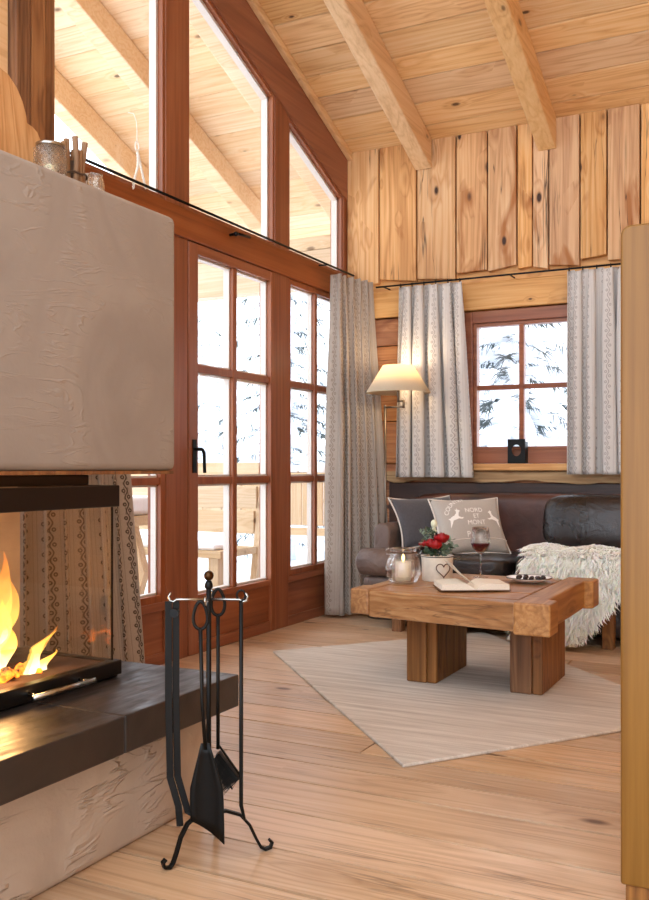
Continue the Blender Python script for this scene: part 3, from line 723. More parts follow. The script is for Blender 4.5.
def flame_mesh(base, top, w, bend=(0,0,0), seed=0, n=14, k=10):
    base,top,bend = Vector(base),Vector(top),Vector(bend); q = random.Random(seed); vs=[]; uv=[]; ph = q.uniform(0,6)
    for i in range(n+1):
        u = i/n; c_ = base.lerp(top,u)+bend*math.sin(PI*u)+Vector((math.sin(u*7+ph)*.008*u,math.sin(u*6+ph+1)*.016*u,0))
        r = w*(math.sin(PI*min(1,u*.78+.17))**1.1)*(1-u)**.55 + .0008
        r *= 1+.18*math.sin(u*11+ph)
        for j in range(k):
            a = 2*PI*j/k; vs.append(c_+Vector((math.cos(a)*r*.55,math.sin(a)*r*(1+.2*math.sin(3*a+u*5)),0))); uv.append((j/k,u))
    return vs, uv, [(i*k+j,i*k+(j+1)%k,(i+1)*k+(j+1)%k,(i+1)*k+j) for i in range(n) for j in range(k)]
def flame_thing(label, specs):
    root = thing('flame', label, 'flame', specs[0][1])
    for i,(kind,b_,t_,w_,bend) in enumerate(specs):
        q = MB(); v,uv,f_ = flame_mesh(b_,t_,w_,bend,i*7+len(label)); q.add(v,f_); q.uv = uv
        q.build('flame_core' if kind=='in' else 'flame_edge', M['flame_'+kind], root, smooth=True)
flame_thing('tall orange flame at the left edge of the glass', [('out',(-1.85,1.69,.42),(-1.85,1.775,.735),.075,(0,.012,0)),('in',(-1.84,1.69,.42),(-1.84,1.745,.60),.045,(0,.012,0)),('out',(-1.87,1.72,.45),(-1.87,1.835,.655),.055,(0,.02,0)),('in',(-1.86,1.72,.45),(-1.86,1.81,.61),.035,(0,.02,0)),('in',(-1.82,1.72,.42),(-1.82,1.765,.55),.045,(0,.012,0))])
flame_thing('small pointed yellow flame leaning to the right in the fire', [('out',(-1.80,1.812,.405),(-1.80,1.905,.525),.036,(0,-.008,0)),('in',(-1.795,1.815,.405),(-1.795,1.898,.515),.027,(0,-.008,0)),('in',(-1.80,1.86,.405),(-1.80,1.905,.462),.026,(0,.0,0))])
L = bpy.data.lights.new('fire_light','POINT'); L.energy = 11; L.color = (1,.52,.2); L.shadow_soft_size = .08
o = bpy.data.objects.new('fire_light',L); o.location = (-1.84,1.70,.52); COL.objects.link(o)

# ------------------------------------------------------------------ things on the hood
def heart_board():
    pts = [(1.60,1.71),(1.60,1.93),(1.66,1.985),(1.72,2.008),(1.785,2.008),(1.823,1.998),(1.852,1.972),(1.870,1.94),(1.880,1.905),(1.882,1.885),(1.900,1.882),(1.918,1.872),(1.930,1.85),(1.932,1.82),(1.925,1.78),(1.912,1.712)]
    m_ = MB(); m_.prism(pts,'x',-.016,.016)
    m_.tr(0, Matrix.Translation((-1.865,0,0)) @ Matrix.Translation((0,0,1.712)) @ Matrix.Rotation(rad(-5),4,'Y') @ Matrix.Translation((0,0,-1.71)))
    o = m_.build('carved_board', M['cut'], org=(-1.865,1.78,1.71), bevel=.004)
    tag(o,'knotty wooden board with rounded scalloped outline leaning on the plaster hood','board')
heart_board()
lt = thing('lantern','small textured glass lantern standing beside the scalloped wooden board','lantern',(-1.765,1.862,1.710))
m = MB(); m.lathe([(.03,.0),(.036,.01),(.04,.05),(.036,.088),(.033,.092),(.030,.088),(.034,.05),(.031,.014),(.02,.008)],(-1.765,1.862,1.710),28); m.build('glass_shade', M['cutglass'], lt, smooth=True)
m = MB(); m.lathe([(.036,.088),(.038,.090),(.038,.097),(.034,.098),(.033,.09)],(-1.765,1.862,1.710),28); m.build('rim', M['chrome'], lt, smooth=True)
m = MB()
for i in range(9):
    for j in range(14): 
        a = 2*PI*(j+.5*(i%2))/14; m.ball((-1.765+.0395*math.cos(a),1.862+.0395*math.sin(a),1.718+i*.0092),.0042,6)
m.build('glass_beads', M['cutglass'], lt, smooth=True)
m = MB(); m.lathe([(.014,0),(.015,.004),(.015,.03),(.013,.032),(.002,.032)],(-1.765,1.862,1.720),16); m.build('candle', M['candle'], lt, smooth=True)
st = thing('stick_bundle','bundle of upright driftwood sticks tied around a holder on the hood','stick holder',(-1.77,1.952,1.710))
rs = random.Random(4)
for i in range(9):
    a = 2*PI*i/9+.2; hh = [.105,.135,.09,.12,.145,.095,.125,.10,.138][i]; cx,cy = -1.77+.026*math.cos(a),1.952+.030*math.sin(a)
    m = MB(); m.tube([(cx,cy,1.711),(cx+rs.uniform(-.003,.003),cy+rs.uniform(-.004,.004),1.711+hh*.5),(cx+rs.uniform(-.004,.004),cy+rs.uniform(-.006,.006),1.711+hh)],[.0085,.0078,.0085],10,i*2.3); m.build('stick', M['stick'], st, smooth=False)
m = MB(); m.tube([(-1.77+.036*math.cos(2*PI*i/30),1.952+.040*math.sin(2*PI*i/30),1.750+.002*math.sin(i)) for i in range(31)],.0028,6); m.build('twine', M['twine'], st)
m = MB(); m.lathe([(.018,0),(.019,.01),(.019,.075),(.016,.076)],(-1.77,1.952,1.712),20); m.build('holder_cup', M['twine'], st, smooth=True)
m = MB(); m.lathe([(.018,0),(.024,.01),(.025,.04),(.019,.062),(.021,.068),(.018,.066),(.016,.06),(.022,.04),(.021,.012),(.01,.006)],(-1.765,2.040,1.710),24)
tag(m.build('glass_jar', M['cutglass'], org=(-1.765,2.040,1.710), smooth=True),'little pale glass jar beside the tied sticks','jar')
# white cord ornament hanging in the first raked pane
def cord():
    X = -2.735; q = MB()
    def strand(fn, ph):
        for s_ in (0,PI): q.tube([Vector(fn(u/40))+Vector((.004*math.cos(u*1.1+s_),.004*math.sin(u*1.1+s_),0)) for u in range(41)],.0032,5)
    strand(lambda u:(X,3.445+.012*math.sin(u*5)-.015*u,2.43-.19*u),0)
    strand(lambda u:(X,3.445+.065*u,2.43-.165*u),1)
    q.tube([(X,3.445,2.52),(X,3.445,2.45)],.002,5)
    q.tube([(X,3.445+.013*math.cos(a*PI/10),2.445+.022*math.sin(a*PI/10)) for a in range(21)],.0032,5)
    q.tube([(X,3.445,2.52),(X-.004,3.445,2.56),(X-.02,3.445,2.60),(X-.052,3.445,2.61)],.0015,5)
    o = q.build('hanging_cord', M['cord'], org=(X,3.445,2.52)); tag(o,'white twisted cord ornament hanging in the first raked pane','ornament')
cord()

# ------------------------------------------------------------------ fireplace tool stand
CX_,CY_ = -1.284,1.893
rdir = Vector((.8905,.455,0)); ddir = Vector((-.455,.8905,0)); C0 = Vector((CX_,CY_,0))
fs = thing('fire_tool_stand','black wrought iron tool stand with brass ball finial by the hearth','tool stand',(CX_,CY_,0))
m = MB(); m.tube([C0+Vector((0,0,.10)),C0+Vector((0,0,.67))],.0065,10); m.lathe([(.004,.655),(.011,.662),(.009,.672),(.006,.678)],C0,14); m.build('post', M['iron'], fs, smooth=True)
m = MB(); m.ball(C0+Vector((0,0,.690)),.0125,16); tag(m.build('finial', M['brass'], fs, smooth=True),'brass ball finial')
m = MB()
zb = .632
def hook(dirv, ln):
    p = C0+Vector((0,0,zb)); e_ = p+dirv*ln
    m.tube([p,e_,e_+dirv*.008+Vector((0,0,-.006)),e_+dirv*.017+Vector((0,0,-.003)),e_+dirv*.02+Vector((0,0,.008)),e_+dirv*.014+Vector((0,0,.016))],.0032,8)
hook(rdir,.075); hook(-rdir,.078); hook(-ddir,.05); hook(ddir,.05)
m.build('hook_arms', M['chrome'], fs, smooth=True)
def leg(foot):
    d_ = Vector(foot)-C0; L_ = d_.length; d_ = d_/L_
    prof = [(-.035,.128),(-.028,.140),(-.014,.136),(-.008,.122),(.012,.112),(.3*L_,.112),(.55*L_,.098),(.72*L_,.070),(.83*L_,.036),(.92*L_,.012),(L_,.0045),(L_+.014,.008),(L_+.018,.020),(L_+.010,.027)]
    q = MB(); q.bar([C0+d_*a+Vector((0,0,z)) for a,z in prof],.014,.007,Vector((-d_.y,d_.x,0)))
    q.build('leg', M['iron'], fs, smooth=False, bevel=.0015)
leg((-1.332,1.800,0)); leg((-1.185,1.995,0)); leg((-1.345,2.02,0))
# tongs on the left arm
E1 = C0-rdir*.083
tg = thing('fire_tongs','black flat-bar fire tongs hanging on the left arm of the stand','tongs',(E1.x,E1.y,.63))
for s_,o_ in ((-1,0.0),(1,.02)):
    q = MB(); base = E1+ddir*(.006*s_)
    P_ = [(0,.628),(0.0,.4),(.0+.004,.2),(.004+.02+o_*.3,.12-.01*s_),(.028+o_*.8,.082+.02*(s_>0))]
    q.bar([base+rdir*(a-.006+.008*s_)+Vector((0,0,z)) for a,z in P_],.017,.006,rdir*1+ddir*.2)
    q.build('tong_arm', M['iron'], tg, bevel=.001)
q = MB(); q.tube([E1+Vector((0,0,.6))-ddir*.014,E1+Vector((0,0,.6))+ddir*.014],.011,10); q.build('pivot', M['iron'], tg)
# poker on the right arm
E2 = C0+rdir*.079
pk = thing('fire_poker','thin black iron poker hanging on the right arm of the stand','poker',(E2.x,E2.y,.63))
q = MB(); q.tube([E2+Vector((0,0,.63)),E2+Vector((0,0,.3)),E2+Vector((0,0,.13)),E2+rdir*.006+Vector((0,0,.105)),E2+rdir*.010+Vector((0,0,.092))],[.0052,.0052,.005,.004,.0025],8); q.build('shaft', M['iron'], pk, smooth=True)
q = MB(); q.tube([E2+rdir*(.0105*math.sin(a*PI/9))+Vector((0,0,.642-.0125*math.cos(a*PI/9))) for a in range(17)],.003,6); q.build('ring', M['iron'], pk, smooth=True)
# shovel in front, brush behind: looped handles
def loop_handle(P0, parent):
    q = MB(); pts = []
    for i in range(25):
        u = i/24; a = -PI/2+2*PI*u; wv = .0165*math.cos(a)*(1-.25*math.sin(a)); pts.append(P0+rdir*wv+Vector((0,0,-.035+.033*math.sin(a))))
    q.tube(pts,.0042,8); q.build('loop_handle', M['iron'], parent, smooth=True)
E3 = C0-ddir*.062-rdir*.012
sh = thing('fire_shovel','black iron ash shovel with looped handle hanging at the front of the stand','shovel',(E3.x,E3.y,.63))
loop_handle(E3+Vector((0,0,.638)), sh)
q = MB(); q.tube([E3+Vector((0,0,.572)),E3+rdir*.004+Vector((0,0,.4)),E3+rdir*.012+Vector((0,0,.285))],.0048,8); q.build('shaft', M['iron'], sh, smooth=True)
q = MB(); n_=8; V=[]; 
for i in range(n_+1):
    u=i/n_; z=.30-.215*u; hw=.010+.030*min(1,u*1.9)
    for j in range(7):
        t=-1+2*j/6; z2 = z - (.028*t*(u>.6)*(u-.6)/.4)
        V.append(E3+rdir*(.012+.004*u+hw*t)+ddir*(-.010*t*t*(.4+u)+.02*u)+Vector((0,0,z2)))
q.add(V,[(i*7+j,i*7+j+1,(i+1)*7+j+1,(i+1)*7+j) for i in range(n_) for j in range(6)]); q.build('blade', M['iron'], sh, smooth=True, solid=.003)
E4 = C0+ddir*.058+rdir*.016
br = thing('fire_brush','black hearth brush with looped handle hanging at the back of the stand','brush',(E4.x,E4.y,.63))
loop_handle(E4+Vector((0,0,.652)), br)
q = MB(); q.tube([E4+Vector((0,0,.585)),E4+Vector((0,0,.4)),E4+Vector((0,0,.25))],.0048,8); q.build('shaft', M['iron'], br, smooth=True)
q = MB(); q.tube([E4+Vector((0,0,.262)),E4+rdir*.055+Vector((0,0,.185)),E4+rdir*.036+Vector((0,0,.15)),E4+Vector((0,0,.20))],.003,6); q.build('bracket', M['iron'], br)
q = MB(); q.hexa([E4+rdir*a+ddir*b_+Vector((0,0,z)) for a,b_,z in ((-.005,-.014,.235),(.045,-.014,.17),(.045,.014,.17),(-.005,.014,.235),(.004,-.014,.243),(.054,-.014,.178),(.054,.014,.178),(.004,.014,.243))]); q.build('brush_back', M['iron'], br)
q = MB(); rq = random.Random(8)
for i in range(360):
    u=rq.random(); p=E4+rdir*(-.002+.046*u)+ddir*rq.uniform(-.012,.012)+Vector((0,0,.232-.063*u)); dn=(-rdir*.72+Vector((0,0,-.7))).normalized()
    e_=p+dn*rq.uniform(.045,.062)+Vector((rq.uniform(-.008,.008),rq.uniform(-.008,.008),0)); sv=rdir*.0009
    q.add([p-sv,p+sv,e_],[(0,1,2)])
tag(q.build('bristles', M['bristle'], br),kind='stuff')

# ------------------------------------------------------------------ curtains
def curtain(name, label, top, bot, zt, zbm, folds, amp, seed, mat, nrm, header=.04, cloth=1.7, group=None, shift=0.0):
    q = random.Random(seed); nu, nv = folds*12, 44
    (ax,ay),(bx,by) = top; (cx,cy),(dx,dy) = bot; nx,ny = nrm
    phs = [q.uniform(-1.3,1.3) for _ in range(folds+1)]; am = [q.uniform(.5,1.35) for _ in range(folds+1)]
    V=[]; UV=[]; Lc = math.hypot(bx-ax,by-ay)*cloth
    for j in range(nv+1):
        v=j/nv; z = zt+(zbm-zt)*v
        for i in range(nu+1):
            u=i/nu; k=u*folds; ki=int(min(k,folds-1)); fr_=k-ki
            ph=phs[ki]*(1-fr_)+phs[ki+1]*fr_; A=(am[ki]*(1-fr_)+am[ki+1]*fr_)*amp
            px=(ax+(bx-ax)*u)*(1-v)+(cx+(dx-cx)*u)*v; py=(ay+(by-ay)*u)*(1-v)+(cy+(dy-cy)*u)*v
            grow=.45+.55*min(1,v*2.2); 
            wv=math.sin(2*PI*k+ph*(.6+.8*v))
            wv=math.copysign(abs(wv)**.8,wv)
            gath = .25*math.sin(2*PI*k*2.0+ph*3)*max(0,1-v*7)
            off=A*(wv*grow+gath)
            tg_=A*.55*math.sin(2*(2*PI*k+ph*(.6+.8*v)))*(.5+.5*min(1,v*3)); V.append((px+nx*off-ny*tg_, py+ny*off+nx*tg_, z+(.006*math.sin(2*PI*k) if j==0 else 0))); UV.append((u*Lc, v*(zt-zbm)))
    jm = nv//2; cum = [0.0]     # pattern runs by cloth length, not by rail length
    for i in range(nu): cum.append(cum[-1]+(Vector(V[jm*(nu+1)+i+1])-Vector(V[jm*(nu+1)+i])).length)
    UV = [(cum[n_%(nu+1)]+shift, UV[n_][1]) for n_ in range(len(V))]
    m_=MB(); m_.add(V,[(j*(nu+1)+i,j*(nu+1)+i+1,(j+1)*(nu+1)+i+1,(j+1)*(nu+1)+i) for j in range(nv) for i in range(nu)]); m_.uv=UV
    o=m_.build(name, mat, org=((ax+bx)/2,(ay+by)/2,zbm), smooth=True, solid=.003)
    tag(o,label,'curtain',group); return o
curtain('curtain','long printed linen curtain hanging in the corner behind the floor lamp',((-2.655,5.34),(-2.55,5.66)),((-2.645,5.30),(-2.44,5.665)),2.195,.02,5,.05,21,M['curtain'],(.95,-.3),cloth=2.4)
curtain('curtain','long printed linen curtain gathered behind the fireplace glass',((-2.66,2.62),(-2.66,3.10)),((-2.66,2.62),(-2.64,3.345)),2.19,.02,6,.036,33,M['curtainb'],(1,0),cloth=1.8)
curtain('curtain','short printed linen curtain on the left of the small back window',((-2.335,5.645),(-1.91,5.645)),((-2.36,5.65),(-1.845,5.65)),2.137,.897,5,.048,12,M['curtainw'],(0,1),cloth=1.5)
curtain('curtain','short printed linen curtain on the right of the small back window',((-1.245,5.645),(-.82,5.645)),((-1.25,5.65),(-.80,5.65)),2.137,.918,5,.048,44,M['curtainw'],(0,1),cloth=1.5)
# rods
rd = thing('curtain_wire','thin black curtain rod running along the transom of the glazed wall','curtain rod',(-2.70,4.3,2.262))
m = MB(); m.tube([(-2.70,2.9,2.262),(-2.70,5.72,2.262)],.007,8); m.build('rod', M['iron'], rd, smooth=True)
m = MB(); m.tube([(-2.745,4.25,2.215),(-2.70,4.25,2.218),(-2.70,4.30,2.222),(-2.70,4.38,2.226)],.008,8); m.ball((-2.70,4.24,2.214),.014,10); m.build('rod_hook', M['iron'], rd, smooth=True)
for yy in (3.0,5.3):
    m = MB(); m.box(-2.747,-2.69,yy-.006,yy+.006,2.250,2.258); m.build('bracket', M['iron'], rd)
rd = thing('curtain_rod','thin black curtain rod with hooks above the small back window','curtain rod',(-1.6,5.645,2.152))
m = MB(); m.tube([(-2.50,5.645,2.152),(-.70,5.645,2.152)],.006,8); m.build('rod', M['iron'], rd, smooth=True)
for xx in (-2.45,-1.60,-.75):
    m = MB(); m.tube([(xx,5.76,2.152),(xx,5.645,2.152)],.005,8); m.build('bracket', M['iron'], rd)
for x0,x1,n_ in ((-2.325,-1.92,6),(-1.235,-.83,6)):
    for i in range(n_):
        xx=x0+(x1-x0)*i/(n_-1); m=MB(); m.tube([(xx,5.645+.011*math.sin(a*PI/6),2.148+.011*math.cos(a*PI/6)) for a in range(13)],.0026,6); m.build('curtain_ring', M['iron'], rd, smooth=True)

# ------------------------------------------------------------------ floor lamp
lx,ly = -2.372,5.50
fl_ = thing('floor_lamp','lit swing-arm floor lamp with cream shade in the corner','lamp',(lx,ly,0))
m = MB(); m.lathe([(.11,0),(.115,.006),(.11,.016),(.03,.022),(.012,.03)],(lx,ly,0),32); m.build('base', M['lampmetal'], fl_, smooth=True)
m = MB(); m.tube([(lx,ly,.02),(lx,ly,1.345)],.008,12); m.build('pole', M['lampmetal'], fl_, smooth=True)
hx,hy = lx+.135, ly-.02; sxx,syy = lx+.112, ly-.055
m = MB(); m.tube([(lx,ly,1.345),(hx,hy,1.345)],.006,8); m.tube([(hx,hy,1.335),(hx,hy,1.385)],.008,8); m.tube([(hx,hy,1.38),(sxx,syy,1.38)],.006,8); m.tube([(sxx,syy,1.37),(sxx,syy,1.50)],.008,8); m.ball((lx,ly,1.35),.011,10)
m.build('swing_arm', M['lampmetal'], fl_, smooth=True)
m = MB(); n_=40
m.lathe([(.203,1.430),(.096,1.602)],(sxx,syy,0),n_,close=False); sh_=m.build('lamp_shade', M['shade'], fl_, smooth=True, solid=.002)
m = MB(); m.lathe([(.018,1.495),(.028,1.515),(.03,1.535),(.022,1.558),(.006,1.565)],(sxx,syy,0),16); m.build('bulb', M['bulb'], fl_, smooth=True)
L = bpy.data.lights.new('lamp_light','POINT'); L.energy = 3.2; L.color = (1,.80,.56); L.shadow_soft_size = .035
o = bpy.data.objects.new('lamp_light',L); o.location = (sxx,syy,1.585); COL.objects.link(o)

# ------------------------------------------------------------------ sofa
def rbox(x0,x1,y0,y1,z0,z1,puff=.0,nx=8,ny=6,nz=4,e=5.0):
    # superellipsoid-like upholstered block
    m_=MB(); V=[]; cx,cy,cz=(x0+x1)/2,(y0+y1)/2,(z0+z1)/2; hx_,hy_,hz_=(x1-x0)/2,(y1-y0)/2,(z1-z0)/2
    m_.ball((0,0,0),1,40)
    out=[]
    for v in m_.v:
        l=(abs(v.x)**e+abs(v.y)**e+abs(v.z)**e)**(1/e); w_=v/l
        out.append(Vector((cx+w_.x*hx_,cy+w_.y*hy_,cz+w_.z*hz_*(1+puff*(1-w_.x**2)*(1-w_.y**2)))))
    m_.v=out; return m_
sf = thing('sofa','long low dark brown leather sofa against the back wall','sofa',(-1.1,5.4,0))
rbox(-2.31,-1.42,4.99,5.60,.335,.458,.08,e=6).build('seat_cushion', M['leatherb'], sf, smooth=True)
rbox(-1.415,-.55,4.99,5.60,.335,.458,.08,e=6).build('seat_cushion', M['leatherb'], sf, smooth=True)
rbox(-.545,.30,4.99,5.60,.335,.458,.08,e=6).build('seat_cushion', M['leatherb'], sf, smooth=True)
m = MB(); m.box(-2.27,.28,5.10,5.72,.05,.335); m.build('base_and_void_shade', M['leatherb'], sf, bevel=.02, seg=3)  # base carried low: dark leather stands in for shade under the seat
rbox(-2.28,.28,5.56,5.755,.25,.80,.0,e=9).build('backrest', M['leather'], sf, smooth=True)
m = MB(); ap = []
for i in range(13): a = PI*i/12; ap.append((-2.235+.055*math.cos(a), .575+.05*math.sin(a)))
m.prism([(-2.18,.30)]+ap+[(-2.29,.30)],'y',5.12,5.66); m.build('armrest', M['leatherg'], sf, bevel=.02, seg=4)
m = MB(); m.tube([(-2.325,5.055,.400),(-2.32,5.05,.400),(-2.06,5.035,.400),(-2.055,5.035,.400)],[.05,.08,.085,.05],24); m.build('bolster_roll', M['leatherg'], sf, smooth=True)
m = MB(); m.box(-2.30,-1.95,5.00,5.10,.235,.315); m.build('front_rail', M['leatherg'], sf, bevel=.02, seg=3)
for xx in (-2.10,-.9,.18):
    for yy in (5.065,5.62):
        m = MB(); m.box(xx-.03,xx+.03,yy-.03,yy+.03,0,.235); m.build('leg', M['leg'], sf, bevel=.003)

def pillow(Mx, w_, h_, t_, mat, parent, name, n=18, pinch=.07):
    def prof(a,b): return t_*((1-a*a)**.42)*((1-b*b)**.42) if abs(a)<1 and abs(b)<1 else 0
    def pos(a,b,s):
        x=a*w_/2*(1-pinch*(1-b*b)*(abs(a)**3)); y=b*h_/2*(1-pinch*(1-a*a)*(abs(b)**3))
        return Mx@Vector((x,y,s*prof(a,b)))
    V=[];F=[]
    for s in (1,-1):
        o=len(V)
        for j in range(n+1):
            for i in range(n+1): V.append(pos(-1+2*i/n,-1+2*j/n,s))
        F+= [(o+j*(n+1)+i,o+j*(n+1)+i+1,o+(j+1)*(n+1)+i+1,o+(j+1)*(n+1)+i) for j in range(n) for i in range(n)]
    m_=MB(); m_.add(V,F); o=m_.build(name, mat, parent, smooth=True)
    bm=bmesh.new(); bm.from_mesh(o.data); bmesh.ops.remove_doubles(bm,verts=bm.verts[:],dist=1e-5); bmesh.ops.recalc_face_normals(bm,faces=bm.faces[:]); bm.to_mesh(o.data); bm.free()
    o.data.polygons.foreach_set('use_smooth',[True]*len(o.data.polygons))
    ol=[pos(-1+2*i/n,-1,0) for i in range(n)]+[pos(1,-1+2*i/n,0) for i in range(n)]+[pos(1-2*i/n,1,0) for i in range(n)]+[pos(-1,1-2*i/n,0) for i in range(n+1)]
    pp=MB(); pp.tube(ol,.0055,6); pp.build('piping', M['piping'], o, smooth=True)
    return o, pos
def frame(loc, yaw, lean, roll=0):   # local z = front of the cushion, local y = up
    return Matrix.Translation(loc) @ Matrix.Rotation(rad(yaw),4,'Z') @ Matrix.Rotation(rad(90-lean),4,'X') @ Matrix.Rotation(rad(roll),4,'Z')
def surf(poly, pos, w_, h_, name, mat, parent, eps=.004, sub_=3):
    # lay a flat motif (polygon triangles in cushion units) onto the cushion's front
    bm=bmesh.new(); vs=[bm.verts.new((p[0],p[1],0)) for p in poly]; bm.faces.new(vs)
    bmesh.ops.triangulate(bm,faces=bm.faces[:])
    for _ in range(sub_): bmesh.ops.subdivide_edges(bm,edges=bm.edges[:],cuts=1,use_grid_fill=False); bmesh.ops.triangulate(bm,faces=bm.faces[:])
    bm.verts.ensure_lookup_table(); m_=MB()
    V=[]
    for v in bm.verts:
        p=pos(max(-.98,min(.98,v.co.x)),max(-.98,min(.98,v.co.y)),1); c_=pos(v.co.x*.9,v.co.y*.9,1); V.append(p)
    F=[tuple(v.index for v in f_.verts) for f_ in bm.faces]; bm.verts.index_update(); F=[tuple(v.index for v in f_.verts) for f_ in bm.faces]; bm.free()
    return V,F
# dark grey cushion
g0 = thing('cushion','charcoal grey cushion with pale piping leaning against the sofa arm','cushion',(-2.06,5.44,.48))
Mx = frame((-2.035,5.37,.625),46,32,2)
go_,gpos = pillow(Mx,.43,.36,.065,M['greyc'],g0,'cover',pinch=.13)
# beige stag cushion
b0 = thing('cushion','beige linen cushion printed with white lettering and leaping stags','cushion',(-1.70,5.40,.48))
Mx2 = frame((-1.735,5.27,.610),40,30,1)
bo_,bpos = pillow(Mx2,.44,.375,.085,M['linen'],b0,'cover',pinch=.10)
NRM = (Mx2.to_3x3() @ Vector((0,0,1))).normalized()
def motif(polys, pos, nrm, name, mat, parent):
    m_=MB()
    for pl in polys:
        V,F=surf(pl,pos,0,0,'','',None); m_.add([v+nrm*.003 for v in V],F)
    return m_.build(name, mat, parent, smooth=True)
stag=[(.0,.02),(.10,.10),(.22,.14),(.34,.26),(.36,.38),(.30,.46),(.40,.44),(.42,.56),(.45,.45),(.52,.42),(.58,.36),(.50,.33),(.46,.22),(.44,.10),(.58,.02),(.70,.05),(.60,-.05),(.42,-.02),(.30,-.06),(.14,-.10),(.06,-.26),(-.06,-.46),(-.04,-.28),(-.02,-.10),(-.10,.02)]
def place(pl, cx, cy, s, fx=1): return [(cx+fx*(x-.25)*s, cy+y*s*1.25) for x,y in pl]
motif([place(stag,-.50,.10,.55)],bpos,NRM,'stag_print',M['print'],bo_)
motif([place(stag,.62,.05,.50,-1)],bpos,NRM,'stag_print',M['print'],bo_)
def text_on(txt, cx, cy, size, pos, nrm, parent, arc=None, sp=1.0):
    cu=bpy.data.curves.new('t','FONT'); cu.body=txt; cu.size=1; cu.align_x='CENTER'; cu.align_y='CENTER'; cu.space_character=sp
    ob=bpy.data.objects.new('t',cu); COL.objects.link(ob); dg=bpy.context.evaluated_depsgraph_get(); dg.update()
    me=bpy.data.meshes.new_from_object(ob.evaluated_get(dg)); bpy.data.objects.remove(ob); bpy.data.curves.remove(cu)
    bm=bmesh.new(); bm.from_mesh(me); bmesh.ops.triangulate(bm,faces=bm.faces[:]); bmesh.ops.subdivide_edges(bm,edges=[e_ for e_ in bm.edges if e_.calc_length()>.25],cuts=2); bmesh.ops.triangulate(bm,faces=bm.faces[:]); bm.to_mesh(me); bm.free()
    m_=MB(); V=[]
    for v in me.vertices:
        x,y=v.co.x*size,v.co.y*size*1.33
        if arc:
            a0,r_=arc; th=a0-x/r_; X=cx+(r_+y*.75)*math.cos(th); Y=cy+(r_+y*.75)*math.sin(th)*1.25
        else: X,Y=cx+x,cy+y
        V.append(pos(max(-.97,min(.97,X)),max(-.97,min(.97,Y)),1)+nrm*.0035)
    m_.add(V,[tuple(p.vertices) for p in me.polygons]); bpy.data.meshes.remove(me)
    return m_.build('printed_lettering', M['print'], parent)
text_on('COUNTRY',.0,-.12,.17,bpos,NRM,bo_,arc=(rad(128),.78))
text_on('NORD',.06,.36,.17,bpos,NRM,bo_); text_on('ET',.09,.14,.16,bpos,NRM,bo_); text_on('MONT',.06,-.08,.17,bpos,NRM,bo_); text_on('Prairie',.0,-.46,.20,bpos,NRM,bo_)
m=MB(); sx=[bpos(-.97+1.94*i/30,-.60,1)+NRM*.002 for i in range(31)]; m.tube(sx,.003,5); m.build('seam', M['piping'], bo_)
GN=(Mx.to_3x3()@Vector((0,0,1))).normalized()
anim=[(.30,.62),(.36,.66),(.38,.80),(.42,.66),(.48,.64),(.56,.78),(.55,.60),(.72,.58),(.60,.50),(.52,.42),(.62,.10),(.40,.10),(.42,.40),(.22,.36),(.12,.42),(.30,.52)]
motif([anim],gpos,GN,'stag_applique',M['tan'],go_)
# loose black leather back cushion
lc = thing('cushion','shiny black leather back cushion standing at the right on the sofa','cushion',(-1.1,5.45,.48))
q = rbox(-.30,.30,-.16,.16,-.085,.085,.25,e=4.5)
q.tr(0,frame((-1.035,5.45,.64),0,14,0)); q.build('cover', M['leatherb'], lc, smooth=True)
q = MB(); q.tube([frame((-1.035,5.45,.64),0,14,0)@Vector((.296*math.copysign(abs(math.cos(t))**.45,math.cos(t)),.157*math.copysign(abs(math.sin(t))**.45,math.sin(t)),.03)) for t in [2*PI*i/60 for i in range(61)]],.004,6); q.build('seam', M['leatherb'], lc, smooth=True)

# sheepskin draped over seat and front
def skin_pt(u,v):   # u across, v from the back of the seat to the hanging tip
    back = 5.50; top = .482; edge = 4.985; seat = back-edge
    Lh = 1.21 - .34*(u+1)/2 - .18*max(0,-u-.65)/.35
    d_ = v*Lh
    hw = .33*(.62+.38*math.sin(PI*min(1,v*.9+.15)))*(1+.10*math.sin(v*9+1))
    xc = -1.07 + .05*math.sin(v*4) - .05*max(0,v-.6)/.4
    if d_ < seat-.06: y_,z_ = back-d_, top
    elif d_ < seat+.06:
        t=(d_-(seat-.06))/.12*PI/2; y_,z_ = edge+.06-.06*math.sin(t)-.012, top-.06*(1-math.cos(t))
    else: y_,z_ = edge-.012-.03*min(1,(d_-seat)/.3), top-.06-(d_-seat-.06)
    ww=.03*math.sin(u*7+v*5)
    return Vector((xc+u*hw, y_-(.02*abs(math.sin(u*4)) if z_<top-.05 else 0), max(.05,z_)+ (ww*.3 if z_>top-.01 else 0)))
sk = thing('sheepskin','shaggy white sheepskin draped over the sofa seat and front','sheepskin',(-1.0,5.2,.5))
m=MB(); nu,nv=20,36; V=[skin_pt(-1+2*i/nu,j/nv) for j in range(nv+1) for i in range(nu+1)]
m.add(V,[(j*(nu+1)+i,j*(nu+1)+i+1,(j+1)*(nu+1)+i+1,(j+1)*(nu+1)+i) for j in range(nv) for i in range(nu)]); m.build('hide', M['fur'], sk, smooth=True, solid=.012)
m=MB(); rk=random.Random(17)
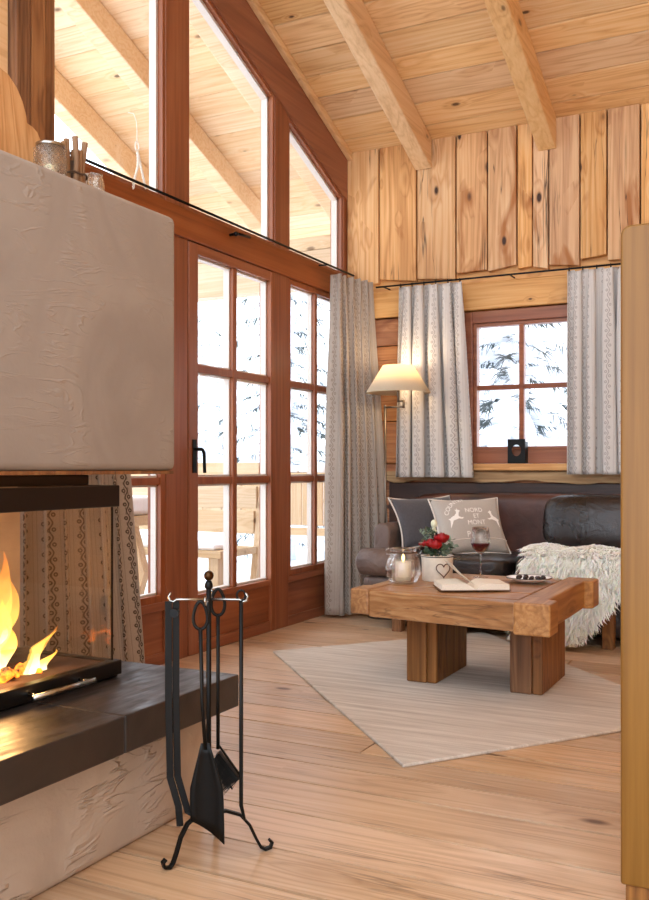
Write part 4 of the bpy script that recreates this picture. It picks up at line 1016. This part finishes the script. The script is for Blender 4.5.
for i in range(15000):
    u,v=rk.uniform(-1,1),rk.uniform(0,1); p=skin_pt(u,v); e1=skin_pt(u+.02,v)-p; e2=skin_pt(u,min(1,v+.02))-skin_pt(u,min(1,v+.02)-.02)
    nn=e2.cross(e1); nn = nn.normalized() if nn.length>1e-9 else Vector((0,-1,0))
    if nn.y>.3 or nn.z<-.4: nn=-nn
    l_=rk.uniform(.045,.085); fall=Vector((rk.uniform(-.5,.5),-.35+rk.uniform(-.3,.2),-.55 if p.z<.47 else -.05))
    edge=max(0,abs(u)-.8)*5; side=Vector((math.copysign(1,u)*edge*.8,0,-.5*edge if p.z<.47 else -.1*edge))
    d1=(nn*1.0+fall*.5+side).normalized(); d2=(nn*.25+fall+side+Vector((rk.uniform(-.4,.4),rk.uniform(-.3,.3),-.25))).normalized()
    wv=Vector((rk.uniform(-1,1),rk.uniform(-1,1),rk.uniform(-.5,.5))).normalized()*rk.uniform(.0026,.0046)
    a=p+d1*l_*.45; b_=a+d2*l_*.35; c_=b_+(d2+Vector((rk.uniform(-.6,.6),rk.uniform(-.4,.4),-.3))).normalized()*l_*.3
    for q_ in (a,b_,c_): q_.z=max(q_.z,.03)
    m.add([p-wv,p+wv,a+wv*1.1,a-wv*1.1,b_+wv*.8,b_-wv*.8,c_],[(0,1,2,3),(3,2,4,5),(5,4,6)])
tag(m.build('wool', M['fur'], sk),kind='stuff')

# ------------------------------------------------------------------ rug and coffee table
m = MB(); A,B_,D_ = Vector((-2.424,4.16,0)),Vector((-1.124,2.748,0)),Vector((-1.616,5.194,0)); Cc=D_+(B_-A)*.985
m.hexa([A,B_,Cc,D_]+[p+Vector((0,0,.012)) for p in (A,B_,Cc,D_)])
tag(m.build('rug', M['rug'], org=(-1.37,3.97,0), bevel=.004),'pale greyish beige woven rug lying askew under the coffee table','rug')
TZ=.43
ct = thing('coffee_table','low rustic wooden coffee table with chunky slab legs on the rug','coffee table',(-1.3,4.05,0))
m=MB(); ys=[3.66,3.86,4.06,4.25,4.44]
for a,b_ in zip(ys,ys[1:]): m.box(-1.66,-1.001,a+.001,b_-.001,.315,TZ+R.uniform(-.002,.001),R.uniform(0,30))
m.build('top_boards', M['table'], ct, bevel=.006)
for x0,x1,ya,yb,nm,xn in ((-1.735,-1.650,3.64,4.40,1,-1.705),(-.99,-.845,3.54,4.50,2,-.885)):
    ol = [(x0,ya),(x1,ya),(x1,ya+.13),(xn,ya+.15),(xn,yb-.15),(x1,yb-.13),(x1,yb),(x0,yb)] if nm==2 else [(x1,ya),(x1,yb),(x0,yb),(x0,yb-.13),(xn,yb-.15),(xn,ya+.15),(x0,ya+.13),(x0,ya)]
    m=MB(); m.prism(ol,'z',.308 if nm==2 else .325,TZ+.004,nm*3.3); m.build('end_beam', M['tabley'], ct, bevel=.007, seg=2)
m=MB(); m.prism([(-1.65,3.648),(-.992,3.56),(-.992,3.659),(-1.65,3.659)],'z',.316,TZ-.002,5); m.build('apron', M['table'], ct, bevel=.005)
m=MB(); m.box(-1.66,-.992,4.441,4.462,.318,TZ-.006,9); m.build('apron', M['table'], ct, bevel=.005)
for x0,x1 in ((-1.55,-1.412),(-1.085,-.948)):
    m=MB(); m.box(x0,x1-.045,3.83,4.26,.013,.314,R.uniform(0,9)); m.box(x1-.0445,x1,3.836,4.255,.013,.314,R.uniform(0,9)); m.build('leg', M['leg'], ct, bevel=.006)

# glass candle jar
jx,jy=-1.606,3.93
j = thing('candle_jar','round clear glass jar with wire rim holding a lit cream candle','candle jar',(jx,jy,TZ))
m=MB(); m.lathe([(.042,.0),(.062,.008),(.079,.04),(.082,.07),(.074,.105),(.060,.130),(.058,.148),(.063,.158),(.060,.160),(.054,.148),(.056,.130),(.070,.105),(.078,.07),(.075,.042),(.058,.014),(.03,.011)],(jx,jy,TZ+.001),40); m.build('glass_body', M['clear'], j, smooth=True)
m=MB(); m.tube([(jx+.0615*math.cos(a*PI/16),jy+.0615*math.sin(a*PI/16),TZ+.143) for a in range(33)],.0024,6); m.build('rim_wire', M['rust'], j, smooth=True)
for s_ in (-1,1):
    m=MB(); c_=Vector((jx,jy,TZ+.143))+rdir*s_*.064
    m.tube([c_+rdir*s_*(.016*math.sin(a*PI/8))+Vector((0,0,.014*math.cos(a*PI/8)+.004)) for a in range(17)],.0042,6); m.build('handle', M['clear'], j, smooth=True)
m=MB(); m.lathe([(.03,.0),(.036,.003),(.036,.082),(.033,.086),(.008,.083)],(jx,jy,TZ+.013),24); cd=m.build('candle', M['candle'], j, smooth=True)
m=MB(); m.lathe([(.001,.0),(.006,.008),(.0065,.014),(.004,.024),(.0005,.034)],(jx,jy,TZ+.101),12); m.build('flame', M['cflame'], cd, smooth=True)
m=MB(); m.tube([(jx,jy,TZ+.094),(jx,jy,TZ+.104)],.0012,5); m.build('wick', M['iron'], cd)
# planter with roses
px_,py_=-1.505,4.10
pl = thing('flower_pot','cream pot with wire heart holding red roses and greenery','flower pot',(px_,py_,TZ))
m=MB(); m.lathe([(.066,.0),(.070,.004),(.073,.10),(.076,.112),(.076,.118),(.071,.118),(.068,.10),(.064,.098)],(px_,py_,TZ+.001),36); m.build('pot', M['potwhite'], pl, smooth=True)
m=MB(); m.tube([(px_+.0765*math.cos(a*PI/16),py_+.0765*math.sin(a*PI/16),TZ+.115) for a in range(33)],.0022,6); m.build('rim_band', M['iron'], pl, smooth=True)
m=MB(); m.lathe([(.066,.0),(.03,.012),(.002,.015)],(px_,py_,TZ+.095),20); m.build('moss', M['leafd'], pl, smooth=True)
ang0=math.atan2(-ddir.y,-ddir.x)+.28
hp=[]
for i in range(41):
    t=2*PI*i/40; hx_=16*math.sin(t)**3; hy_=13*math.cos(t)-5*math.cos(2*t)-2*math.cos(3*t)-math.cos(4*t)
    a=ang0+hx_*.0021/.073; zz=TZ+.058+hy_*.0022; hp.append((px_+.0765*math.cos(a),py_+.0765*math.sin(a),zz))
m=MB(); m.tube(hp,.0023,6); m.build('wire_heart', M['rust'], pl, smooth=True)
def rose(c_, r_):
    m_=MB(); q=random.Random(int(c_[0]*1000)); 
    for k in range(16):
        a=k*2.4; rr=r_*(.15+.85*k/16); t=.25+.75*k/16
        cx,cy,cz=c_[0]+rr*.5*math.cos(a),c_[1]+rr*.5*math.sin(a),c_[2]-rr*.25
        V=[]; n=5
        for i in range(n+1):
            for jj in range(n+1):
                s=-1+2*i/n; h_=jj/n; aa=a+s*(1.0-.35*t)
                rad_=rr*(.55+.55*math.sin(h_*PI*.62)+(.12*h_ if k>9 else 0)); V.append((c_[0]+rad_*math.cos(aa),c_[1]+rad_*math.sin(aa),c_[2]-r_*.7+h_*r_*(1.55-.6*t)*(1-.18*s*s)))
        m_.add(V,[(i*(n+1)+jj,(i+1)*(n+1)+jj,(i+1)*(n+1)+jj+1,i*(n+1)+jj+1) for i in range(n) for jj in range(n)])
    m_.ball((c_[0],c_[1],c_[2]-r_*.1),r_*.42,10)
    m_.build('rose', M['rose'], pl, smooth=True)
PB=Vector((px_,py_,TZ+.14))
for dr_,dd_,dz,r_ in ((.020,-.01,.062,.036),(-.034,-.02,.040,.028),(-.012,-.048,.034,.030),(-.062,.0,.034,.024)):
    c_=PB+rdir*dr_+ddir*dd_+Vector((0,0,dz)); rose(c_,r_)
def leafcl(name, mat, specs, n, seed, ln):
    m_=MB(); q=random.Random(seed)
    for (a,b_,z,sp_) in specs:
        root_=PB+Vector((0,0,-.035)); tip=PB+rdir*a+ddir*b_+Vector((0,0,z))
        m_.tube([root_,root_.lerp(tip,.5)+Vector((0,0,.02)),tip],.0014,5)
        for k in range(n):
            u=q.uniform(.35,1.02); p=root_.lerp(tip,u); dv=Vector((q.uniform(-1,1),q.uniform(-1,1),q.uniform(-.3,.9))).normalized(); l_=ln*q.uniform(.7,1.3); sd=dv.cross(Vector((q.uniform(-1,1),q.uniform(-1,1),q.uniform(-1,1)))).normalized()*l_*.30
            m_.add([p,p+dv*l_*.5+sd,p+dv*l_,p+dv*l_*.5-sd],[(0,1,2,3)])
    m_.build(name, mat, pl)
leafcl('foliage',M['leafg'],[(-.075,.02,.085,1),(-.055,-.01,.11,1),(-.03,.03,.10,1),(.065,-.02,.0,1),(.08,.0,.03,1),(.07,.02,.05,1),(-.085,-.02,.04,1),(.05,-.05,-.01,1)],14,3,.026)
leafcl('dark_foliage',M['leafd'],[(-.06,.0,.05,1),(.0,-.03,.03,1),(.05,-.03,.02,1),(.03,.03,.05,1),(-.03,-.06,.01,1),(.06,.01,-.0,1),(-.07,-.04,.0,1),(-.03,.0,.09,1)],16,5,.028)
m=MB(); tp=PB+rdir*(-.015)+ddir*.0+Vector((0,0,.125)); m.tube([PB,PB+Vector((0,0,.05))-rdir*.01,tp],.003,6); m.ball(tp,.016,10,(1,1,1.25)); m.ball(tp+Vector((0,0,-.022)),.010,8); m.ball(tp+Vector((.008,0,-.034)),.008,8); m.build('pale_bud', M['bud'], pl, smooth=True)
# open book
bkM=Matrix.Translation((-1.27,3.88,TZ+.005)) @ Matrix.Rotation(rad(30),4,'Z')
bk = thing('open_book','open book with a raised page lying on the coffee table','book',(-1.27,3.88,TZ+.005))
m=MB(); m.box(-.15,-.004,-.10,.10,.0,.003); m.box(.004,.15,-.10,.10,0,.003); m.box(-.004,.004,-.10,.10,0,.0025); m.tr(0,bkM); m.build('cover', M['cover'], bk)
for s_ in (-1,1):
    n_=12; top=[(s_*.145*i/n_, .004+.030*math.sin(min(1,(i/n_)*2.6)*PI/2)*(1-.30*i/n_)) for i in range(n_+1)]
    m=MB(); m.prism([(s_*.145,.0032)]+[( .0,.0032)]+top,'y',-.095,.095); m.tr(0,bkM); m.build('page_block', M['paper'], bk)
m=MB(); n_=12; V=[]
for jj in range(2):
    for i in range(n_+1):
        u=i/n_; V.append((-.004-.095*u-.015*math.sin(u*PI), -.094+.188*jj, .026+.095*math.sin(u*1.15)))
m.add(V,[(i,i+1,n_+2+i,n_+1+i) for i in range(n_)]); m.tr(0,bkM); m.build('raised_page', M['paper'], bk, smooth=True, solid=.0012)
# wine glass
wx_,wy_=-1.362,4.31
wg = thing('wine_glass','stemmed glass of red wine behind the open book','wine glass',(wx_,wy_,TZ))
m=MB(); m.lathe([(.036,.0),(.037,.002),(.02,.005),(.006,.010),(.0038,.02),(.0036,.10),(.006,.112),(.022,.122),(.040,.142),(.0475,.165),(.045,.20),(.039,.242),(.0378,.242),(.0437,.20),(.0462,.165),(.0388,.144),(.021,.1245),(.004,.117)],(wx_,wy_,TZ+.001),36); m.build('glass', M['clear'], wg, smooth=True)
m=MB(); m.lathe([(.003,.1185),(.0208,.1252),(.0384,.1448),(.0452,.160),(.0454,.166),(.002,.166)],(wx_,wy_,TZ+.001),36); tag(m.build('wine', M['wine'], wg, smooth=False),'dark red wine')
# plate of chocolates
qx,qy=-1.105,4.22
pt = thing('plate','round white plate of dark chocolates on the coffee table','plate',(qx,qy,TZ))
m=MB(); m.lathe([(.055,.0),(.06,.001),(.098,.014),(.104,.019),(.103,.021),(.095,.018),(.06,.006),(.01,.005)],(qx,qy,TZ+.005),40); m.build('dish', M['ceramic'], pt, smooth=True)
m=MB(); m.tube([(qx+.1035*math.cos(a*PI/24),qy+.1035*math.sin(a*PI/24),TZ+.0255) for a in range(49)],.0016,5); m.build('dark_rim', M['iron'], pt, smooth=True)
rq=random.Random(6)
for i,(a,b_) in enumerate([(-.045,-.01),(-.02,.025),(-.012,-.02),(.012,.01),(.03,.03),(.045,-.005),(.02,-.035),(.06,.02),(-.05,.03)]):
    m=MB(); rr=rq.uniform(.010,.014); zz=TZ+.0115+rr*.8
    m.ball((qx+a,qy+b_,zz+.001),rr,10,(1,1.1,.85),jit=.08)
    tag(m.build('chocolate', M['choc'], org=(qx+a,qy+b_,zz-rr*.8), smooth=True),'small dark chocolate lying on the round white plate','chocolate','chocolates on the plate')

# iron tealight holder on the window sill
th = thing('tealight_holder','black iron tealight holder with round hole on the back window sill','tealight holder',(-1.575,5.74,.984))
m=MB(); n_=24; hx0,hz0=-1.575,1.062
outer=[]; inner=[]
for i in range(n_):
    a=2*PI*i/n_+PI/4; ca,sa=math.cos(a),math.sin(a); k=.058/max(abs(ca),abs(sa)); outer.append((hx0+ca*k*.95,hz0+sa*k*1.28)); inner.append((hx0+ca*.030,hz0+.004+sa*.036))
V=[(x,5.71,z) for x,z in outer]+[(x,5.71,z) for x,z in inner]+[(x,5.718,z) for x,z in outer]+[(x,5.718,z) for x,z in inner]
F=[]
for i in range(n_):
    k=(i+1)%n_; F+=[(i,k,n_+k,n_+i),(2*n_+i,3*n_+i,3*n_+k,2*n_+k),(i,2*n_+i,2*n_+k,k),(n_+i,n_+k,3*n_+k,3*n_+i)]
m.add(V,F); m.build('front_plate', M['iron'], th)
m=MB(); m.box(-1.63,-1.52,5.71,5.776,.9845,.990); m.box(-1.527,-1.519,5.718,5.776,.99,1.12); m.box(-1.631,-1.623,5.718,5.776,.99,1.12); m.build('tray', M['iron'], th)
m=MB(); m.lathe([(.019,0),(.019,.016),(.016,.017),(.002,.015)],(-1.575,5.745,.9905),20); m.build('tealight', M['candle'], th, smooth=True)

# tall partition board in the right foreground
pp_ = thing('partition_panel','tall varnished wooden partition panel with rounded top corner at right','panel',(-.05,2.10,0))
ol=[(-.345,.055)]+[(-.345+.022-.022*math.cos(a*PI/12),1.452+.022*math.sin(a*PI/12)) for a in range(7)]+[(.30,1.474),(.30,.055)]
m=MB(); m.prism(ol,'y',2.075,2.125); m.build('board', M['panel'], pp_, bevel=.006, seg=3)
m=MB(); m.box(-.335,.29,2.085,2.12,0,.055); m.build('plinth', M['leg'], pp_)

# ------------------------------------------------------------------ light, camera, view
W = bpy.data.worlds.new('overcast_sky'); S.world = W; W.use_nodes = True
bg = W.node_tree.nodes['Background']; bg.inputs[0].default_value = (.80,.895,1,1); bg.inputs[1].default_value = 3.2
cam = bpy.data.cameras.new('camera'); co = bpy.data.objects.new('camera',cam); COL.objects.link(co)
co.location = (0,0,.95); co.rotation_euler = (rad(90),0,rad(27.06)); cam.sensor_width = 36; cam.lens = 931/900*36; cam.shift_y = 19/900; cam.clip_start = .05
S.camera = co
S.view_settings.view_transform = 'Standard'; S.view_settings.look = 'None'; S.view_settings.exposure = 0.46; S.view_settings.gamma = 1; S.view_settings.use_curve_mapping = False
S.cycles.use_denoising = True
S.cycles.max_bounces = 10; S.cycles.diffuse_bounces = 5; S.cycles.transparent_max_bounces = 24; S.cycles.transmission_bounces = 8
S.cycles.sample_clamp_indirect = 6
GR={'ceiling beam':'sloping roof beams inside the room','rafter':'rafters under the porch roof','curtain':'printed linen curtains at the windows','cushion':'cushions on the sofa','tree':'snow-laden fir trees outside','railing':'porch railings','flame':'flames in the fireplace','log':'burning logs in the fireplace','curtain rod':'black curtain rods'}
for o in bpy.data.objects:
    if o.get('category') in GR and not o.get('group'): o['group']=GR[o['category']]
    if '_o' in o: del o['_o']
